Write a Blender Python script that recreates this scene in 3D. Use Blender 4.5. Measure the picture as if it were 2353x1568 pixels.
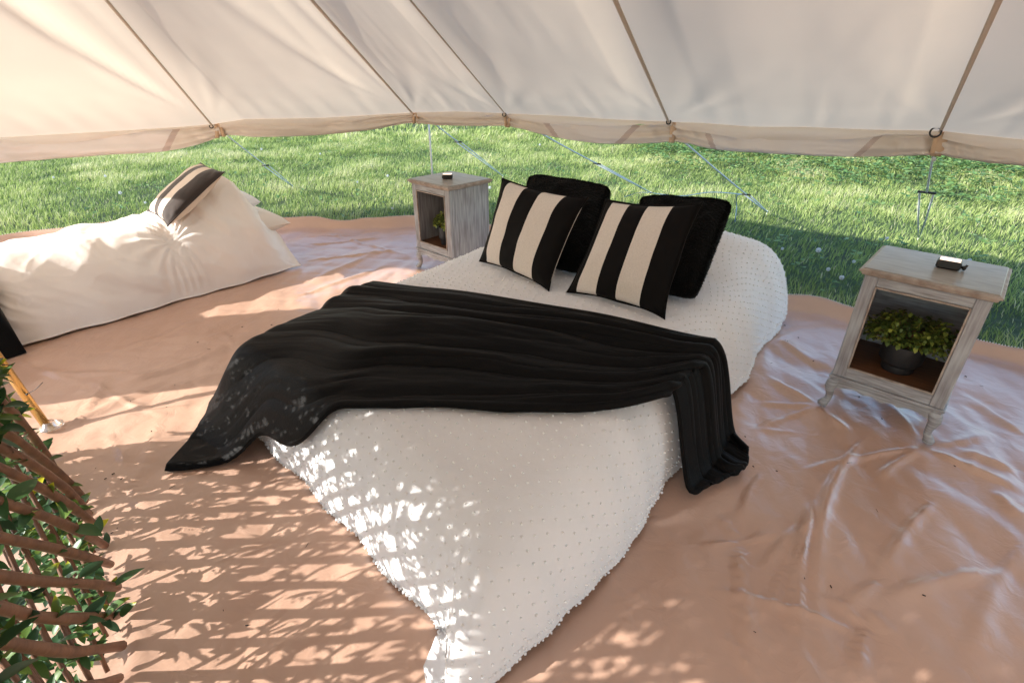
import bpy, math, random
import numpy as np
from mathutils import Vector, Matrix
random.seed(7); rng = np.random.default_rng(11)
for o in list(bpy.data.objects): bpy.data.objects.remove(o)
C = bpy.context.scene.collection
S = bpy.context.scene
# ------------------------------------------------------------------ camera
H0 = 1.4; FPX = 1203.0; PITCH = math.radians(28.0)
cd = bpy.data.cameras.new('camera'); cam = bpy.data.objects.new('camera', cd); C.objects.link(cam)
cam.location = (0, 0, H0); cam.rotation_euler = (math.radians(62.0), 0, 0)
cd.sensor_width = 36; cd.lens = FPX / 2352 * 36; cd.clip_start = .05; cd.clip_end = 500
S.camera = cam
# ------------------------------------------------------------------ light
SUN_TRAVEL = Vector((0.93, 0.36, 0)).normalized(); ELEV = math.radians(26)
w = bpy.data.worlds.new('World'); S.world = w; w.use_nodes = True
nt = w.node_tree; nt.nodes.clear()
sky = nt.nodes.new('ShaderNodeTexSky'); sky.sky_type = 'NISHITA'; sky.sun_disc = False
sky.sun_elevation = ELEV
sky.sun_rotation = math.atan2(-SUN_TRAVEL.x, -SUN_TRAVEL.y)
sky.air_density = 1.0; sky.dust_density = 0.6; sky.ozone_density = 2.0
bg = nt.nodes.new('ShaderNodeBackground'); bg.inputs['Strength'].default_value = 0.15
wo = nt.nodes.new('ShaderNodeOutputWorld')
nt.links.new(sky.outputs[0], bg.inputs[0]); nt.links.new(bg.outputs[0], wo.inputs[0])
sd = bpy.data.lights.new('sun', 'SUN'); sd.energy = 3.8; sd.angle = math.radians(0.7); sd.color = (1, .95, .88)
sun = bpy.data.objects.new('sun', sd); C.objects.link(sun); sun.location = (-6, -4, 6)
dv = Vector((SUN_TRAVEL.x * math.cos(ELEV), SUN_TRAVEL.y * math.cos(ELEV), -math.sin(ELEV)))
sun.rotation_euler = dv.to_track_quat('-Z', 'Y').to_euler()
S.view_settings.view_transform = 'Standard'; S.view_settings.look = 'None'
S.view_settings.gamma = 1; S.view_settings.use_curve_mapping = False
S.view_settings.exposure = 1.38
S.render.engine = 'CYCLES'
S.cycles.max_bounces = 10; S.cycles.diffuse_bounces = 6; S.cycles.transmission_bounces = 8; S.cycles.transparent_max_bounces = 8

# ------------------------------------------------------------------ helpers
SN, CS = math.sin(PITCH), math.cos(PITCH)
def ray(px, py):
    u = px - 1176.0; v = py - 784.0
    return np.array([u, FPX*CS - v*SN, -FPX*SN - v*CS])
def P(px, py, z=0.0):            # point of the place seen at (px,py) whose height is z
    d = ray(px, py); t = (z - H0) / d[2]
    return np.array([d[0]*t, d[1]*t, z])
def PY(px, py, Y):
    d = ray(px, py); t = Y / d[1]
    return np.array([d[0]*t, Y, H0 + d[2]*t])
def tag(o, label=None, cat=None, group=None, kind=None):
    if label: o['label'] = label
    if cat: o['category'] = cat
    if group: o['group'] = group
    if kind: o['kind'] = kind
    return o
def empty(name, loc, rz=0.0):
    o = bpy.data.objects.new(name, None); C.objects.link(o); o.location = loc; o.rotation_euler = (0, 0, rz)
    o.empty_display_size = .1
    return o
def mesh(name, V, F, m=None, smooth=True):
    me = bpy.data.meshes.new(name)
    V = np.asarray(V, dtype=float)
    if isinstance(F, np.ndarray):
        n, k = F.shape
        me.vertices.add(len(V)); me.vertices.foreach_set('co', V.ravel())
        me.loops.add(n*k); me.loops.foreach_set('vertex_index', F.ravel().astype(np.int32))
        me.polygons.add(n); me.polygons.foreach_set('loop_start', np.arange(0, n*k, k, dtype=np.int32))
        me.update(calc_edges=True)
    else:
        me.from_pydata([tuple(v) for v in V], [], [tuple(f) for f in F]); me.update()
    me.polygons.foreach_set('use_smooth', np.full(len(me.polygons), smooth))
    if m: me.materials.append(m)
    return me
def obj(name, me, parent=None, loc=None, world=False):
    """world=True: the mesh is in world coordinates and the parent Empty has only a location/rotation"""
    o = bpy.data.objects.new(name, me); C.objects.link(o)
    if parent is not None:
        o.parent = parent
        if world:
            o.matrix_parent_inverse = (Matrix.LocRotScale(parent.location, parent.rotation_euler, parent.scale)).inverted()
    if loc is not None: o.location = loc
    return o
def grid_faces(nu, nv, closed_u=False, flip=False):
    a = np.arange(nu*nv).reshape(nu, nv)
    if closed_u: a = np.vstack([a, a[:1]])
    q = np.stack([a[:-1, :-1], a[1:, :-1], a[1:, 1:], a[:-1, 1:]], -1).reshape(-1, 4)
    return q[:, ::-1].copy() if flip else q
class MB:
    def __init__(s): s.V = []; s.F = []; s.n = 0
    def add(s, V, F):
        V = [tuple(v) for v in V]; s.V += V; s.F += [tuple(i + s.n for i in f) for f in F]; s.n += len(V); return s
    def box(s, x0, x1, y0, y1, z0, z1, b=.0):
        if b <= 0:
            V = [(x, y, z) for z in (z0, z1) for y in (y0, y1) for x in (x0, x1)]
            return s.add(V, [(0,2,3,1), (4,5,7,6), (0,1,5,4), (2,6,7,3), (0,4,6,2), (1,3,7,5)])
        def ring(i, z):
            return [(x0+i, y0+b, z), (x0+b, y0+i, z), (x1-b, y0+i, z), (x1-i, y0+b, z), (x1-i, y1-b, z), (x1-b, y1-i, z), (x0+b, y1-i, z), (x0+i, y1-b, z)] if i == 0 else \
                   [(x0+b, y0+b+b*.4, z), (x0+b+b*.4, y0+b, z), (x1-b-b*.4, y0+b, z), (x1-b, y0+b+b*.4, z), (x1-b, y1-b-b*.4, z), (x1-b-b*.4, y1-b, z), (x0+b+b*.4, y1-b, z), (x0+b, y1-b-b*.4, z)]
        V = ring(1, z0) + ring(0, z0+b) + ring(0, z1-b) + ring(1, z1)
        F = [tuple(range(7, -1, -1)), tuple(range(24, 32))]
        for k in range(3):
            for i in range(8):
                F.append((k*8+i, k*8+(i+1) % 8, (k+1)*8+(i+1) % 8, (k+1)*8+i))
        return s.add(V, F)
    def tube(s, pts, rad, n=8, cap=True):
        pts = [Vector(p) for p in pts]; k = len(pts)
        if not hasattr(rad, '__len__'): rad = [rad]*k
        base = s.n; V = []; F = []
        up = None
        for i, p in enumerate(pts):
            t = (pts[min(i+1, k-1)] - pts[max(i-1, 0)]).normalized()
            if up is None:
                up = Vector((0, 0, 1)) if abs(t.z) < .9 else Vector((1, 0, 0))
            x = t.cross(up).normalized(); y = x.cross(t).normalized(); up = y
            for j in range(n):
                a = 2*math.pi*j/n
                V.append(p + (x*math.cos(a) + y*math.sin(a))*rad[i])
        for i in range(k-1):
            for j in range(n):
                F.append((i*n+j, i*n+(j+1) % n, (i+1)*n+(j+1) % n, (i+1)*n+j))
        if cap: F.append(tuple(range(n-1, -1, -1))); F.append(tuple((k-1)*n+j for j in range(n)))
        return s.add(V, F)
    def lathe(s, prof, n=32, c=(0, 0, 0)):
        V = []; F = []
        for r, z in prof:
            for j in range(n):
                a = 2*math.pi*j/n; V.append((c[0]+r*math.cos(a), c[1]+r*math.sin(a), c[2]+z))
        for i in range(len(prof)-1):
            for j in range(n):
                F.append((i*n+j, i*n+(j+1) % n, (i+1)*n+(j+1) % n, (i+1)*n+j))
        return s.add(V, F)
    def mesh(s, name, m, smooth=True, autos=None):
        me = mesh(name, np.array([tuple(v) for v in s.V]), s.F, m, smooth)
        if autos is not None:
            me.set_sharp_from_angle(angle=math.radians(autos))
        return me
# value noise -------------------------------------------------------
_T = rng.random((256, 256))
def vn(x, y):
    x = np.asarray(x, float); y = np.asarray(y, float)
    xi = np.floor(x).astype(int); yi = np.floor(y).astype(int); fx = x-xi; fy = y-yi
    fx = fx*fx*fx*(fx*(fx*6-15)+10); fy = fy*fy*fy*(fy*(fy*6-15)+10)
    g = lambda a, b: _T[a & 255, b & 255]
    return (g(xi, yi)*(1-fx)+g(xi+1, yi)*fx)*(1-fy) + (g(xi, yi+1)*(1-fx)+g(xi+1, yi+1)*fx)*fy
def fbm(x, y, o=4):
    r = 0; a = .5; t = 0
    for k in range(o):
        r = r + a*vn(x*2**k+17.3*k, y*2**k+5.1*k); t += a; a *= .5
    return r/t - .5
def ridged(x, y, o=3):
    r = 0; a = .6; t = 0
    for k in range(o):
        r = r + a*(1-np.abs(2*vn(x*2**k+31.3*k, y*2**k+9.1*k)-1))**2.2; t += a; a *= .5
    return r/t
def sstep(x, a=0., b=1.):
    t = np.clip((np.asarray(x, float)-a)/(b-a), 0, 1); return t*t*(3-2*t)
def interp(x, knots):
    k = sorted(knots); xs = [a for a, _ in k]; vs = np.array([b for _, b in k], float)
    if vs.ndim == 1: return np.interp(x, xs, vs)
    return np.stack([np.interp(x, xs, vs[:, i]) for i in range(vs.shape[1])], -1)
def smooth_interp(x, knots):     # Catmull-Rom through knots
    k = sorted(knots, key=lambda q: q[0]); xs = np.array([a for a, _ in k], float); vs = np.array([b for _, b in k], float)
    if vs.ndim == 1: vs = vs[:, None]
    m = np.gradient(vs, xs, axis=0)
    x = np.clip(np.asarray(x, float), xs[0], xs[-1]); i = np.clip(np.searchsorted(xs, x, side='right')-1, 0, len(xs)-2)
    h = (xs[i+1]-xs[i]); t = (x-xs[i])/h; h = h[..., None]; t = t[..., None]
    r = (2*t**3-3*t**2+1)*vs[i] + (t**3-2*t**2+t)*h*m[i] + (-2*t**3+3*t**2)*vs[i+1] + (t**3-t**2)*h*m[i+1]
    return r[..., 0] if r.shape[-1] == 1 else r
def grid_normals(G):
    du = np.gradient(G, axis=0); dv_ = np.gradient(G, axis=1)
    n = np.cross(du, dv_); l = np.linalg.norm(n, axis=-1, keepdims=True); return n/np.maximum(l, 1e-9)

# ------------------------------------------------------------------ materials
def mat(name, col, rough=.6, bump=0, bscale=30, var=0, vscale=3, sheen=0, spec=.5, transl=0, metal=0, coords='Object', stretch=None, var_col=None, detail=4, aniso=None):
    m = bpy.data.materials.new(name); m.use_nodes = True; n = m.node_tree; N = n.nodes; L = n.links
    b = N['Principled BSDF']; out = N['Material Output']
    b.inputs['Base Color'].default_value = (*col, 1); b.inputs['Roughness'].default_value = rough
    b.inputs['Specular IOR Level'].default_value = spec; b.inputs['Metallic'].default_value = metal
    if sheen:
        b.inputs['Sheen Weight'].default_value = sheen; b.inputs['Sheen Roughness'].default_value = .4
    tc = N.new('ShaderNodeTexCoord'); src = tc.outputs[coords]
    if stretch:
        mp = N.new('ShaderNodeMapping'); mp.inputs['Scale'].default_value = stretch; L.new(src, mp.inputs[0]); src = mp.outputs[0]
    if var:
        nz = N.new('ShaderNodeTexNoise'); nz.inputs['Scale'].default_value = vscale; nz.inputs['Detail'].default_value = 5
        L.new(src, nz.inputs['Vector'])
        rp = N.new('ShaderNodeValToRGB'); rp.color_ramp.elements[0].position = .3; rp.color_ramp.elements[1].position = .7
        c2 = var_col if var_col else tuple(c*(1-var) for c in col)
        rp.color_ramp.elements[0].color = (*c2, 1); rp.color_ramp.elements[1].color = (*col, 1)
        L.new(nz.outputs[0], rp.inputs[0]); L.new(rp.outputs[0], b.inputs['Base Color'])
    if bump:
        nb = N.new('ShaderNodeTexNoise'); nb.inputs['Scale'].default_value = bscale; nb.inputs['Detail'].default_value = detail
        L.new(src, nb.inputs['Vector'])
        bp = N.new('ShaderNodeBump'); bp.inputs['Strength'].default_value = 1; bp.inputs['Distance'].default_value = bump
        L.new(nb.outputs[0], bp.inputs['Height']); L.new(bp.outputs[0], b.inputs['Normal'])
    if transl:
        tr = N.new('ShaderNodeBsdfTranslucent'); mx = N.new('ShaderNodeMixShader'); mx.inputs[0].default_value = transl
        if var: L.new(rp.outputs[0], tr.inputs[0])
        else: tr.inputs[0].default_value = (*col, 1)
        L.new(b.outputs[0], mx.inputs[1]); L.new(tr.outputs[0], mx.inputs[2]); L.new(mx.outputs[0], out.inputs[0])
    return m
def weave(m, scale=600, dist=.0004):
    n = m.node_tree; N = n.nodes; L = n.links; b = N['Principled BSDF']
    tc = N.new('ShaderNodeTexCoord'); a = N.new('ShaderNodeTexNoise'); a.inputs['Scale'].default_value = scale; a.inputs['Detail'].default_value = 1
    L.new(tc.outputs['Object'], a.inputs['Vector']); bp = N.new('ShaderNodeBump'); bp.inputs['Distance'].default_value = dist
    L.new(a.outputs[0], bp.inputs['Height'])
    if b.inputs['Normal'].links: L.new(b.inputs['Normal'].links[0].from_socket, bp.inputs['Normal'])
    L.new(bp.outputs[0], b.inputs['Normal'])
M_canvas = mat('canvas', (.80, .675, .52), .85, bump=.002, bscale=5, var=.05, vscale=1.3, spec=.2, transl=.36)
weave(M_canvas, 250, .0004)
M_roll = mat('canvas_wall', (.82, .72, .62), .85, bump=.006, bscale=9, var=.05, vscale=2, spec=.2, transl=.2)
M_tape = mat('seam_tape', (.64, .54, .44), .85, spec=.2, transl=.22)
M_strap = mat('strap', (.62, .43, .28), .8, spec=.2)
M_patch = mat('wall_patch', (.60, .48, .42), .8, spec=.2, transl=.15)
M_dup = mat('duvet_cotton', (.82, .82, .83), .8, bump=.004, bscale=14, spec=.25, sheen=.15)
weave(M_dup, 400, .0003)
M_tuft = mat('tuft', (.88, .88, .88), .9, spec=.1)
M_linen2 = mat('plain_cotton', (.86, .80, .75), .75, bump=.004, bscale=9, spec=.25, sheen=.1)
M_pillow = mat('pillow_cotton', (.78, .70, .62), .8, bump=.003, bscale=18, spec=.2)
M_pwhite = mat('pillow_white', (.80, .80, .82), .8, bump=.003, bscale=18, spec=.2)
M_blanket = mat('black_fleece', (.0028, .0025, .0026), .55, bump=.0015, bscale=160, spec=.12, sheen=.02)
M_velvet = mat('black_velvet', (.005, .004, .004), .7, bump=.0015, bscale=30, spec=.12, sheen=.03)
M_velvet2 = mat('faded_black_velvet', (.045, .034, .030), .75, bump=.0015, bscale=30, spec=.25, sheen=.3)
M_natural = mat('natural_linen', (.76, .69, .63), .85, bump=.0006, bscale=300, var=.12, vscale=160, spec=.15)
M_nat2 = mat('natural_linen_pale', (.78, .67, .57), .85, bump=.0006, bscale=300, var=.08, vscale=160, spec=.15)
M_fur = mat('black_fur', (.003, .0028, .0026), .75, bump=.01, bscale=70, spec=.1, sheen=.03)
M_pipe = mat('white_piping', (.6, .55, .5), .8)
M_wood = mat('limewashed_wood', (.41, .425, .445), .5, bump=.0012, bscale=14, var=.35, vscale=9, stretch=(1.2, 1.2, 11), var_col=(.20, .19, .19))
M_woodv = mat('limewashed_wood_upright', (.42, .435, .455), .5, bump=.0012, bscale=14, var=.35, vscale=8, stretch=(9, 9, .8), var_col=(.20, .19, .20))
M_top = mat('limewashed_top', (.36, .345, .31), .33, bump=.0006, bscale=12, var=.3, vscale=5, stretch=(2, 8, 2), var_col=(.25, .225, .195))
M_edge = mat('worn_wood_edge', (.24, .185, .15), .5, var=.3, vscale=26, var_col=(.42, .36, .31))
M_bare = mat('bare_brown_wood', (.20, .085, .035), .45, bump=.001, bscale=12, var=.5, vscale=8, stretch=(1.5, 10, 2))
M_pot = mat('matte_black_pot', (.018, .018, .020), .55, bump=.0003, bscale=80)
M_blk = mat('black_plastic', (.018, .016, .015), .45)
M_steel = mat('white_pole', (.75, .75, .74), .35)
M_zip = mat('zip_teeth', (.75, .73, .72), .5)
M_rope = mat('guy_rope', (.62, .72, .75), .7, var=.4, vscale=90, var_col=(.74, .80, .82))
M_rope2 = mat('dark_blue_rope', (.05, .10, .16), .7)
M_branch = mat('willow_branch', (.24, .115, .062), .55, bump=.0015, bscale=60, var=.5, vscale=22, var_col=(.13, .06, .035))
M_soil = mat('pot_moss', (.03, .03, .015), .9)
M_daisy = mat('dandelion_seed_head', (.75, .77, .78), .9, transl=.4)
M_grit = mat('grit', (.03, .022, .018), .9)
M_brass = mat('brass_pole', (.75, .50, .16), .22, metal=.85, var=.2, vscale=6, stretch=(6, 6, .6), var_col=(.62, .46, .22))
M_foot = bpy.data.materials.new('clear_plastic'); M_foot.use_nodes = True
b = M_foot.node_tree.nodes['Principled BSDF']; b.inputs['Base Color'].default_value = (.95, .88, .82, 1); b.inputs['Transmission Weight'].default_value = .85; b.inputs['Roughness'].default_value = .18
M_led = bpy.data.materials.new('led_panel'); M_led.use_nodes = True
b = M_led.node_tree.nodes['Principled BSDF']; b.inputs['Emission Color'].default_value = (1, .74, .56, 1); b.inputs['Emission Strength'].default_value = .75
def leafmat(name, cols, rough=.4, transl=.3, tipcol=None):
    m = bpy.data.materials.new(name); m.use_nodes = True; n = m.node_tree; N = n.nodes; L = n.links
    b = N['Principled BSDF']; b.inputs['Roughness'].default_value = rough; b.inputs['Specular IOR Level'].default_value = .5
    at = N.new('ShaderNodeAttribute'); at.attribute_name = 'rnd'
    rp = N.new('ShaderNodeValToRGB'); e = rp.color_ramp.elements
    e[0].color = (*cols[0], 1); e[1].color = (*cols[-1], 1)
    for i, c in enumerate(cols[1:-1]):
        x = e.new((i+1)/(len(cols)-1)); x.color = (*c, 1)
    L.new(at.outputs['Fac'], rp.inputs[0]); col = rp.outputs[0]
    tr = N.new('ShaderNodeBsdfTranslucent'); mx = N.new('ShaderNodeMixShader'); mx.inputs[0].default_value = transl
    L.new(col, b.inputs['Base Color']); L.new(col, tr.inputs[0])
    L.new(b.outputs[0], mx.inputs[1]); L.new(tr.outputs[0], mx.inputs[2]); L.new(mx.outputs[0], N['Material Output'].inputs[0])
    return m
M_grass = leafmat('grass_blades', [(.13, .20, .06), (.24, .34, .09), (.36, .46, .13), (.49, .54, .21), (.70, .67, .42)], .6, .45)
M_weed = leafmat('weed_leaves', [(.07, .17, .05), (.15, .28, .08), (.27, .40, .13)], .5, .3)
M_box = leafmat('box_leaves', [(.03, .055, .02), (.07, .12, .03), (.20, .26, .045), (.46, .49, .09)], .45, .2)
M_ivy = leafmat('trellis_leaves', [(.03, .075, .035), (.045, .12, .04), (.07, .15, .04), (.13, .21, .03), (.60, .60, .03)], .42, .25)
def setrnd(me, vals):
    a = me.attributes.new('rnd', 'FLOAT', 'POINT'); a.data.foreach_set('value', np.asarray(vals, dtype=np.float32))
# groundsheet vinyl: fine creases and a satin sky-catching gloss
def vinyl():
    m = bpy.data.materials.new('groundsheet_vinyl'); m.use_nodes = True; n = m.node_tree; N = n.nodes; L = n.links
    b = N['Principled BSDF']; b.inputs['Roughness'].default_value = .42; b.inputs['Specular IOR Level'].default_value = 1.0
    tc = N.new('ShaderNodeTexCoord')
    nz = N.new('ShaderNodeTexNoise'); nz.inputs['Scale'].default_value = 1.6; nz.inputs['Detail'].default_value = 5; L.new(tc.outputs['Object'], nz.inputs['Vector'])
    rp = N.new('ShaderNodeValToRGB'); rp.color_ramp.elements[0].position = .3; rp.color_ramp.elements[1].position = .7
    rp.color_ramp.elements[0].color = (.52, .32, .225, 1); rp.color_ramp.elements[1].color = (.60, .395, .295, 1)
    L.new(nz.outputs[0], rp.inputs[0]); L.new(rp.outputs[0], b.inputs['Base Color'])
    r2 = N.new('ShaderNodeMapRange'); r2.inputs[3].default_value = .24; r2.inputs[4].default_value = .38; L.new(nz.outputs[0], r2.inputs[0]); L.new(r2.outputs[0], b.inputs['Roughness'])
    # small wrinkles
    d = N.new('ShaderNodeTexNoise'); d.inputs['Scale'].default_value = 2.2; d.inputs['Detail'].default_value = 3; L.new(tc.outputs['Object'], d.inputs['Vector'])
    ad = N.new('ShaderNodeVectorMath'); ad.operation = 'MULTIPLY_ADD'; L.new(d.outputs['Color'], ad.inputs[0]); ad.inputs[1].default_value = (.5, .5, .5); L.new(tc.outputs['Object'], ad.inputs[2])
    v = N.new('ShaderNodeTexVoronoi'); v.feature = 'DISTANCE_TO_EDGE'; v.inputs['Scale'].default_value = 5; L.new(ad.outputs[0], v.inputs['Vector'])
    mr = N.new('ShaderNodeMapRange'); mr.inputs[2].default_value = .09; mr.interpolation_type = 'SMOOTHSTEP'; mr.inputs[3].default_value = 1; mr.inputs[4].default_value = 0; L.new(v.outputs['Distance'], mr.inputs[0])
    msk = N.new('ShaderNodeTexNoise'); msk.inputs['Scale'].default_value = 1.9; L.new(tc.outputs['Object'], msk.inputs['Vector'])
    mm = N.new('ShaderNodeMapRange'); mm.inputs[1].default_value = .45; mm.inputs[2].default_value = .65; L.new(msk.outputs[0], mm.inputs[0])
    ml = N.new('ShaderNodeMath'); ml.operation = 'MULTIPLY'; L.new(mr.outputs[0], ml.inputs[0]); L.new(mm.outputs[0], ml.inputs[1])
    f = N.new('ShaderNodeTexNoise'); f.inputs['Scale'].default_value = 13; f.inputs['Detail'].default_value = 4; f.inputs['Distortion'].default_value = 1.2; L.new(tc.outputs['Object'], f.inputs['Vector'])
    a2 = N.new('ShaderNodeMath'); a2.operation = 'MULTIPLY_ADD'; L.new(f.outputs[0], a2.inputs[0]); a2.inputs[1].default_value = .8; a2.inputs[2].default_value = 0.0
    bp = N.new('ShaderNodeBump'); bp.inputs['Distance'].default_value = .0045; L.new(a2.outputs[0], bp.inputs['Height']); L.new(bp.outputs[0], b.inputs['Normal'])
    return m
M_vinyl = vinyl()

M_window = mat('canvas_wall_pale', (.84, .76, .70), .75, bump=.004, bscale=12, spec=.3, transl=.2)
# ------------------------------------------------------------------ lawn
def lawn_z(x, y): return .03*fbm(x*.5+9, y*.5, 3) + np.clip((x-3.5)*.05+(y-7.5)*.05, 0, 9)*(.9)*(np.asarray(y) > -2)
RIMPTS = [P(650, 515, .03)[:2], P(800, 515, .03)[:2], P(950, 512, .03)[:2], np.array([.6, 4.25]), P(1810, 690, .03)[:2], P(1950, 722, .03)[:2], P(2250, 798, .03)[:2],
          P(2352, 820, .03)[:2], np.array([3.3, 1.5]), np.array([3.8, 0]), np.array([3.2, -2.3]), np.array([0, -3.5]), np.array([-3.2, -3]), np.array([-5, -1]), np.array([-5.4, 1.5]), np.array([-5., 3.6]), np.array([-3.9, 4.75])]
CEN = np.array([-.3, 1.4])
rth = [(math.atan2(p[1]-CEN[1], p[0]-CEN[0]), float(np.linalg.norm(p-CEN))) for p in RIMPTS]
rth.sort(); rth = [(rth[-1][0]-2*math.pi, rth[-1][1])] + rth + [(rth[0][0]+2*math.pi, rth[0][1])]
def rimr(th): return smooth_interp(th, rth)
gx = np.concatenate([np.linspace(-120, -14, 14), np.linspace(-13, 13, 105), np.linspace(14, 120, 14)])
gy = np.concatenate([np.linspace(-120, -9, 12), np.linspace(-8, 20, 113), np.linspace(22, 160, 18)])
X, Y = np.meshgrid(gx, gy, indexing='ij')
Z = lawn_z(np.clip(X, -15, 15), np.clip(Y, -10, 22)) - .035
M_lawn = mat('lawn_soil', (.055, .095, .025), .9, bump=.02, bscale=12, var=.5, vscale=2.5, var_col=(.035, .05, .018))
tag(obj('lawn', mesh('lawn', np.stack([X, Y, Z], -1).reshape(-1, 3), grid_faces(len(gx), len(gy)), M_lawn)), kind='structure')
def inside_sheet(x, y, m=0.):
    th = np.arctan2(y-CEN[1], x-CEN[0]); r = np.hypot(x-CEN[0], y-CEN[1]); return r < rimr(th)+m
def blades(n, xr, yr, hr, wd, seed, dens=None, name='grass', label=None):
    g = np.random.default_rng(seed)
    x = g.uniform(*xr, n*2); y = g.uniform(*yr, n*2)
    az = np.abs(np.arctan2(x, y)) < math.radians(51)
    ok = (~inside_sheet(x, y, .04)) & az
    x = x[ok][:n]; y = y[ok][:n]; n = len(x)
    cl = fbm(x*1.7, y*1.7, 3); dist = np.hypot(x, y)
    h = g.uniform(*hr, n)*(1+1.6*cl); wdt = wd*g.uniform(.7, 1.4, n)*(.7+dist/9)
    a = g.uniform(0, 2*math.pi, n); la = g.normal(0, .9, n)+.6+3*fbm(x*.8+40, y*.8, 2); ln = g.uniform(.2, 1.0, n)*h
    z = lawn_z(x, y)-.03
    dx = np.cos(a)*wdt; dy = np.sin(a)*wdt; lx = np.cos(la)*ln; ly = np.sin(la)*ln
    V = np.stack([np.stack([x-dx, y-dy, z], -1), np.stack([x+dx, y+dy, z], -1),
                  np.stack([x+dx*.7+lx*.35, y+dy*.7+ly*.35, z+h*.6], -1), np.stack([x-dx*.7+lx*.35, y-dy*.7+ly*.35, z+h*.6], -1),
                  np.stack([x+lx, y+ly, z+h*.95], -1)], 1).reshape(-1, 3)
    b0 = np.arange(n)*5
    F = np.concatenate([np.stack([b0, b0+1, b0+2], -1), np.stack([b0, b0+2, b0+3], -1), np.stack([b0+3, b0+2, b0+4], -1)])
    me = mesh(name, V, F, M_grass, False)
    r = np.clip(.42+1.3*cl+g.normal(0, .2, n), 0, .98); r[g.random(n) < .025] = 1
    tipv = np.array([-.12, -.12, 0, 0, .1])
    setrnd(me, (np.repeat(r, 5)+np.tile(tipv, n)).clip(0, 1))
    return me
o = obj('grass', blades(270000, (-9, 9), (1.5, 13), (.030, .078), .0021, 5)); tag(o, 'unmown green grass growing all round the tent', 'grass', kind='stuff')
o = obj('distant_grass', blades(50000, (-20, 20), (11, 24), (.07, .15), .006, 6)); tag(o, 'paler grass farther out behind the tent', 'grass', kind='stuff')

# broad-leaved weeds: joined ground cover on the right-hand bank, plus scattered single leaves
def weeds(n, fx, seed, size, nl=5):
    g = np.random.default_rng(seed); V = []; F = []; R = []
    base = 0
    for i in range(n):
        x, y = fx(g)
        if inside_sheet(np.array([x]), np.array([y]), .15)[0]: continue
        z = float(lawn_z(x, y)); s = size*g.uniform(.6, 1.5); hh = g.uniform(.04, .14)
        for k in range(nl):
            a = g.uniform(0, 2*math.pi); r = s*g.uniform(.3, 1.6); cx = x+r*math.cos(a); cy = y+r*math.sin(a); cz = z+hh*g.uniform(.4, 1.2)
            t = g.uniform(.0, .6); ca, sa = math.cos(a), math.sin(a); w_ = s*.42; l_ = s
            pts = [(-.5, 0, 0), (-.2, .8, .1), (.3, .75, .1), (.6, 0, -.05), (.3, -.75, .1), (-.2, -.8, .1)]
            for (p, q, e) in pts:
                lx = p*l_; ly = q*w_
                V.append((cx+ca*lx-sa*ly, cy+sa*lx+ca*ly, cz+lx*t*.6+e*s))
            F += [(base, base+1, base+2), (base, base+2, base+3), (base, base+3, base+4), (base, base+4, base+5)]; base += 6
            R += [g.uniform(.0, 1)]*6
    me = mesh('weeds', np.array(V), np.array(F), M_weed, False); setrnd(me, R); return me
def bank(g):
    while True:
        x = g.uniform(2.2, 10.5); y = g.uniform(5.5, 12)
        if x*.9+y > 11.2+g.normal(0, .9) : return x, y
tag(obj('ground_cover', weeds(4200, bank, 21, .05)), 'broad leaved green weeds on the bank beyond the right hand guy ropes', 'weeds', kind='stuff')
tag(obj('clover_patch', weeds(900, lambda g: (g.uniform(-5, 7), g.uniform(3, 11)), 22, .035, 4)), 'small clover and dock leaves scattered through the lawn', 'weeds', kind='stuff')

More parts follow.
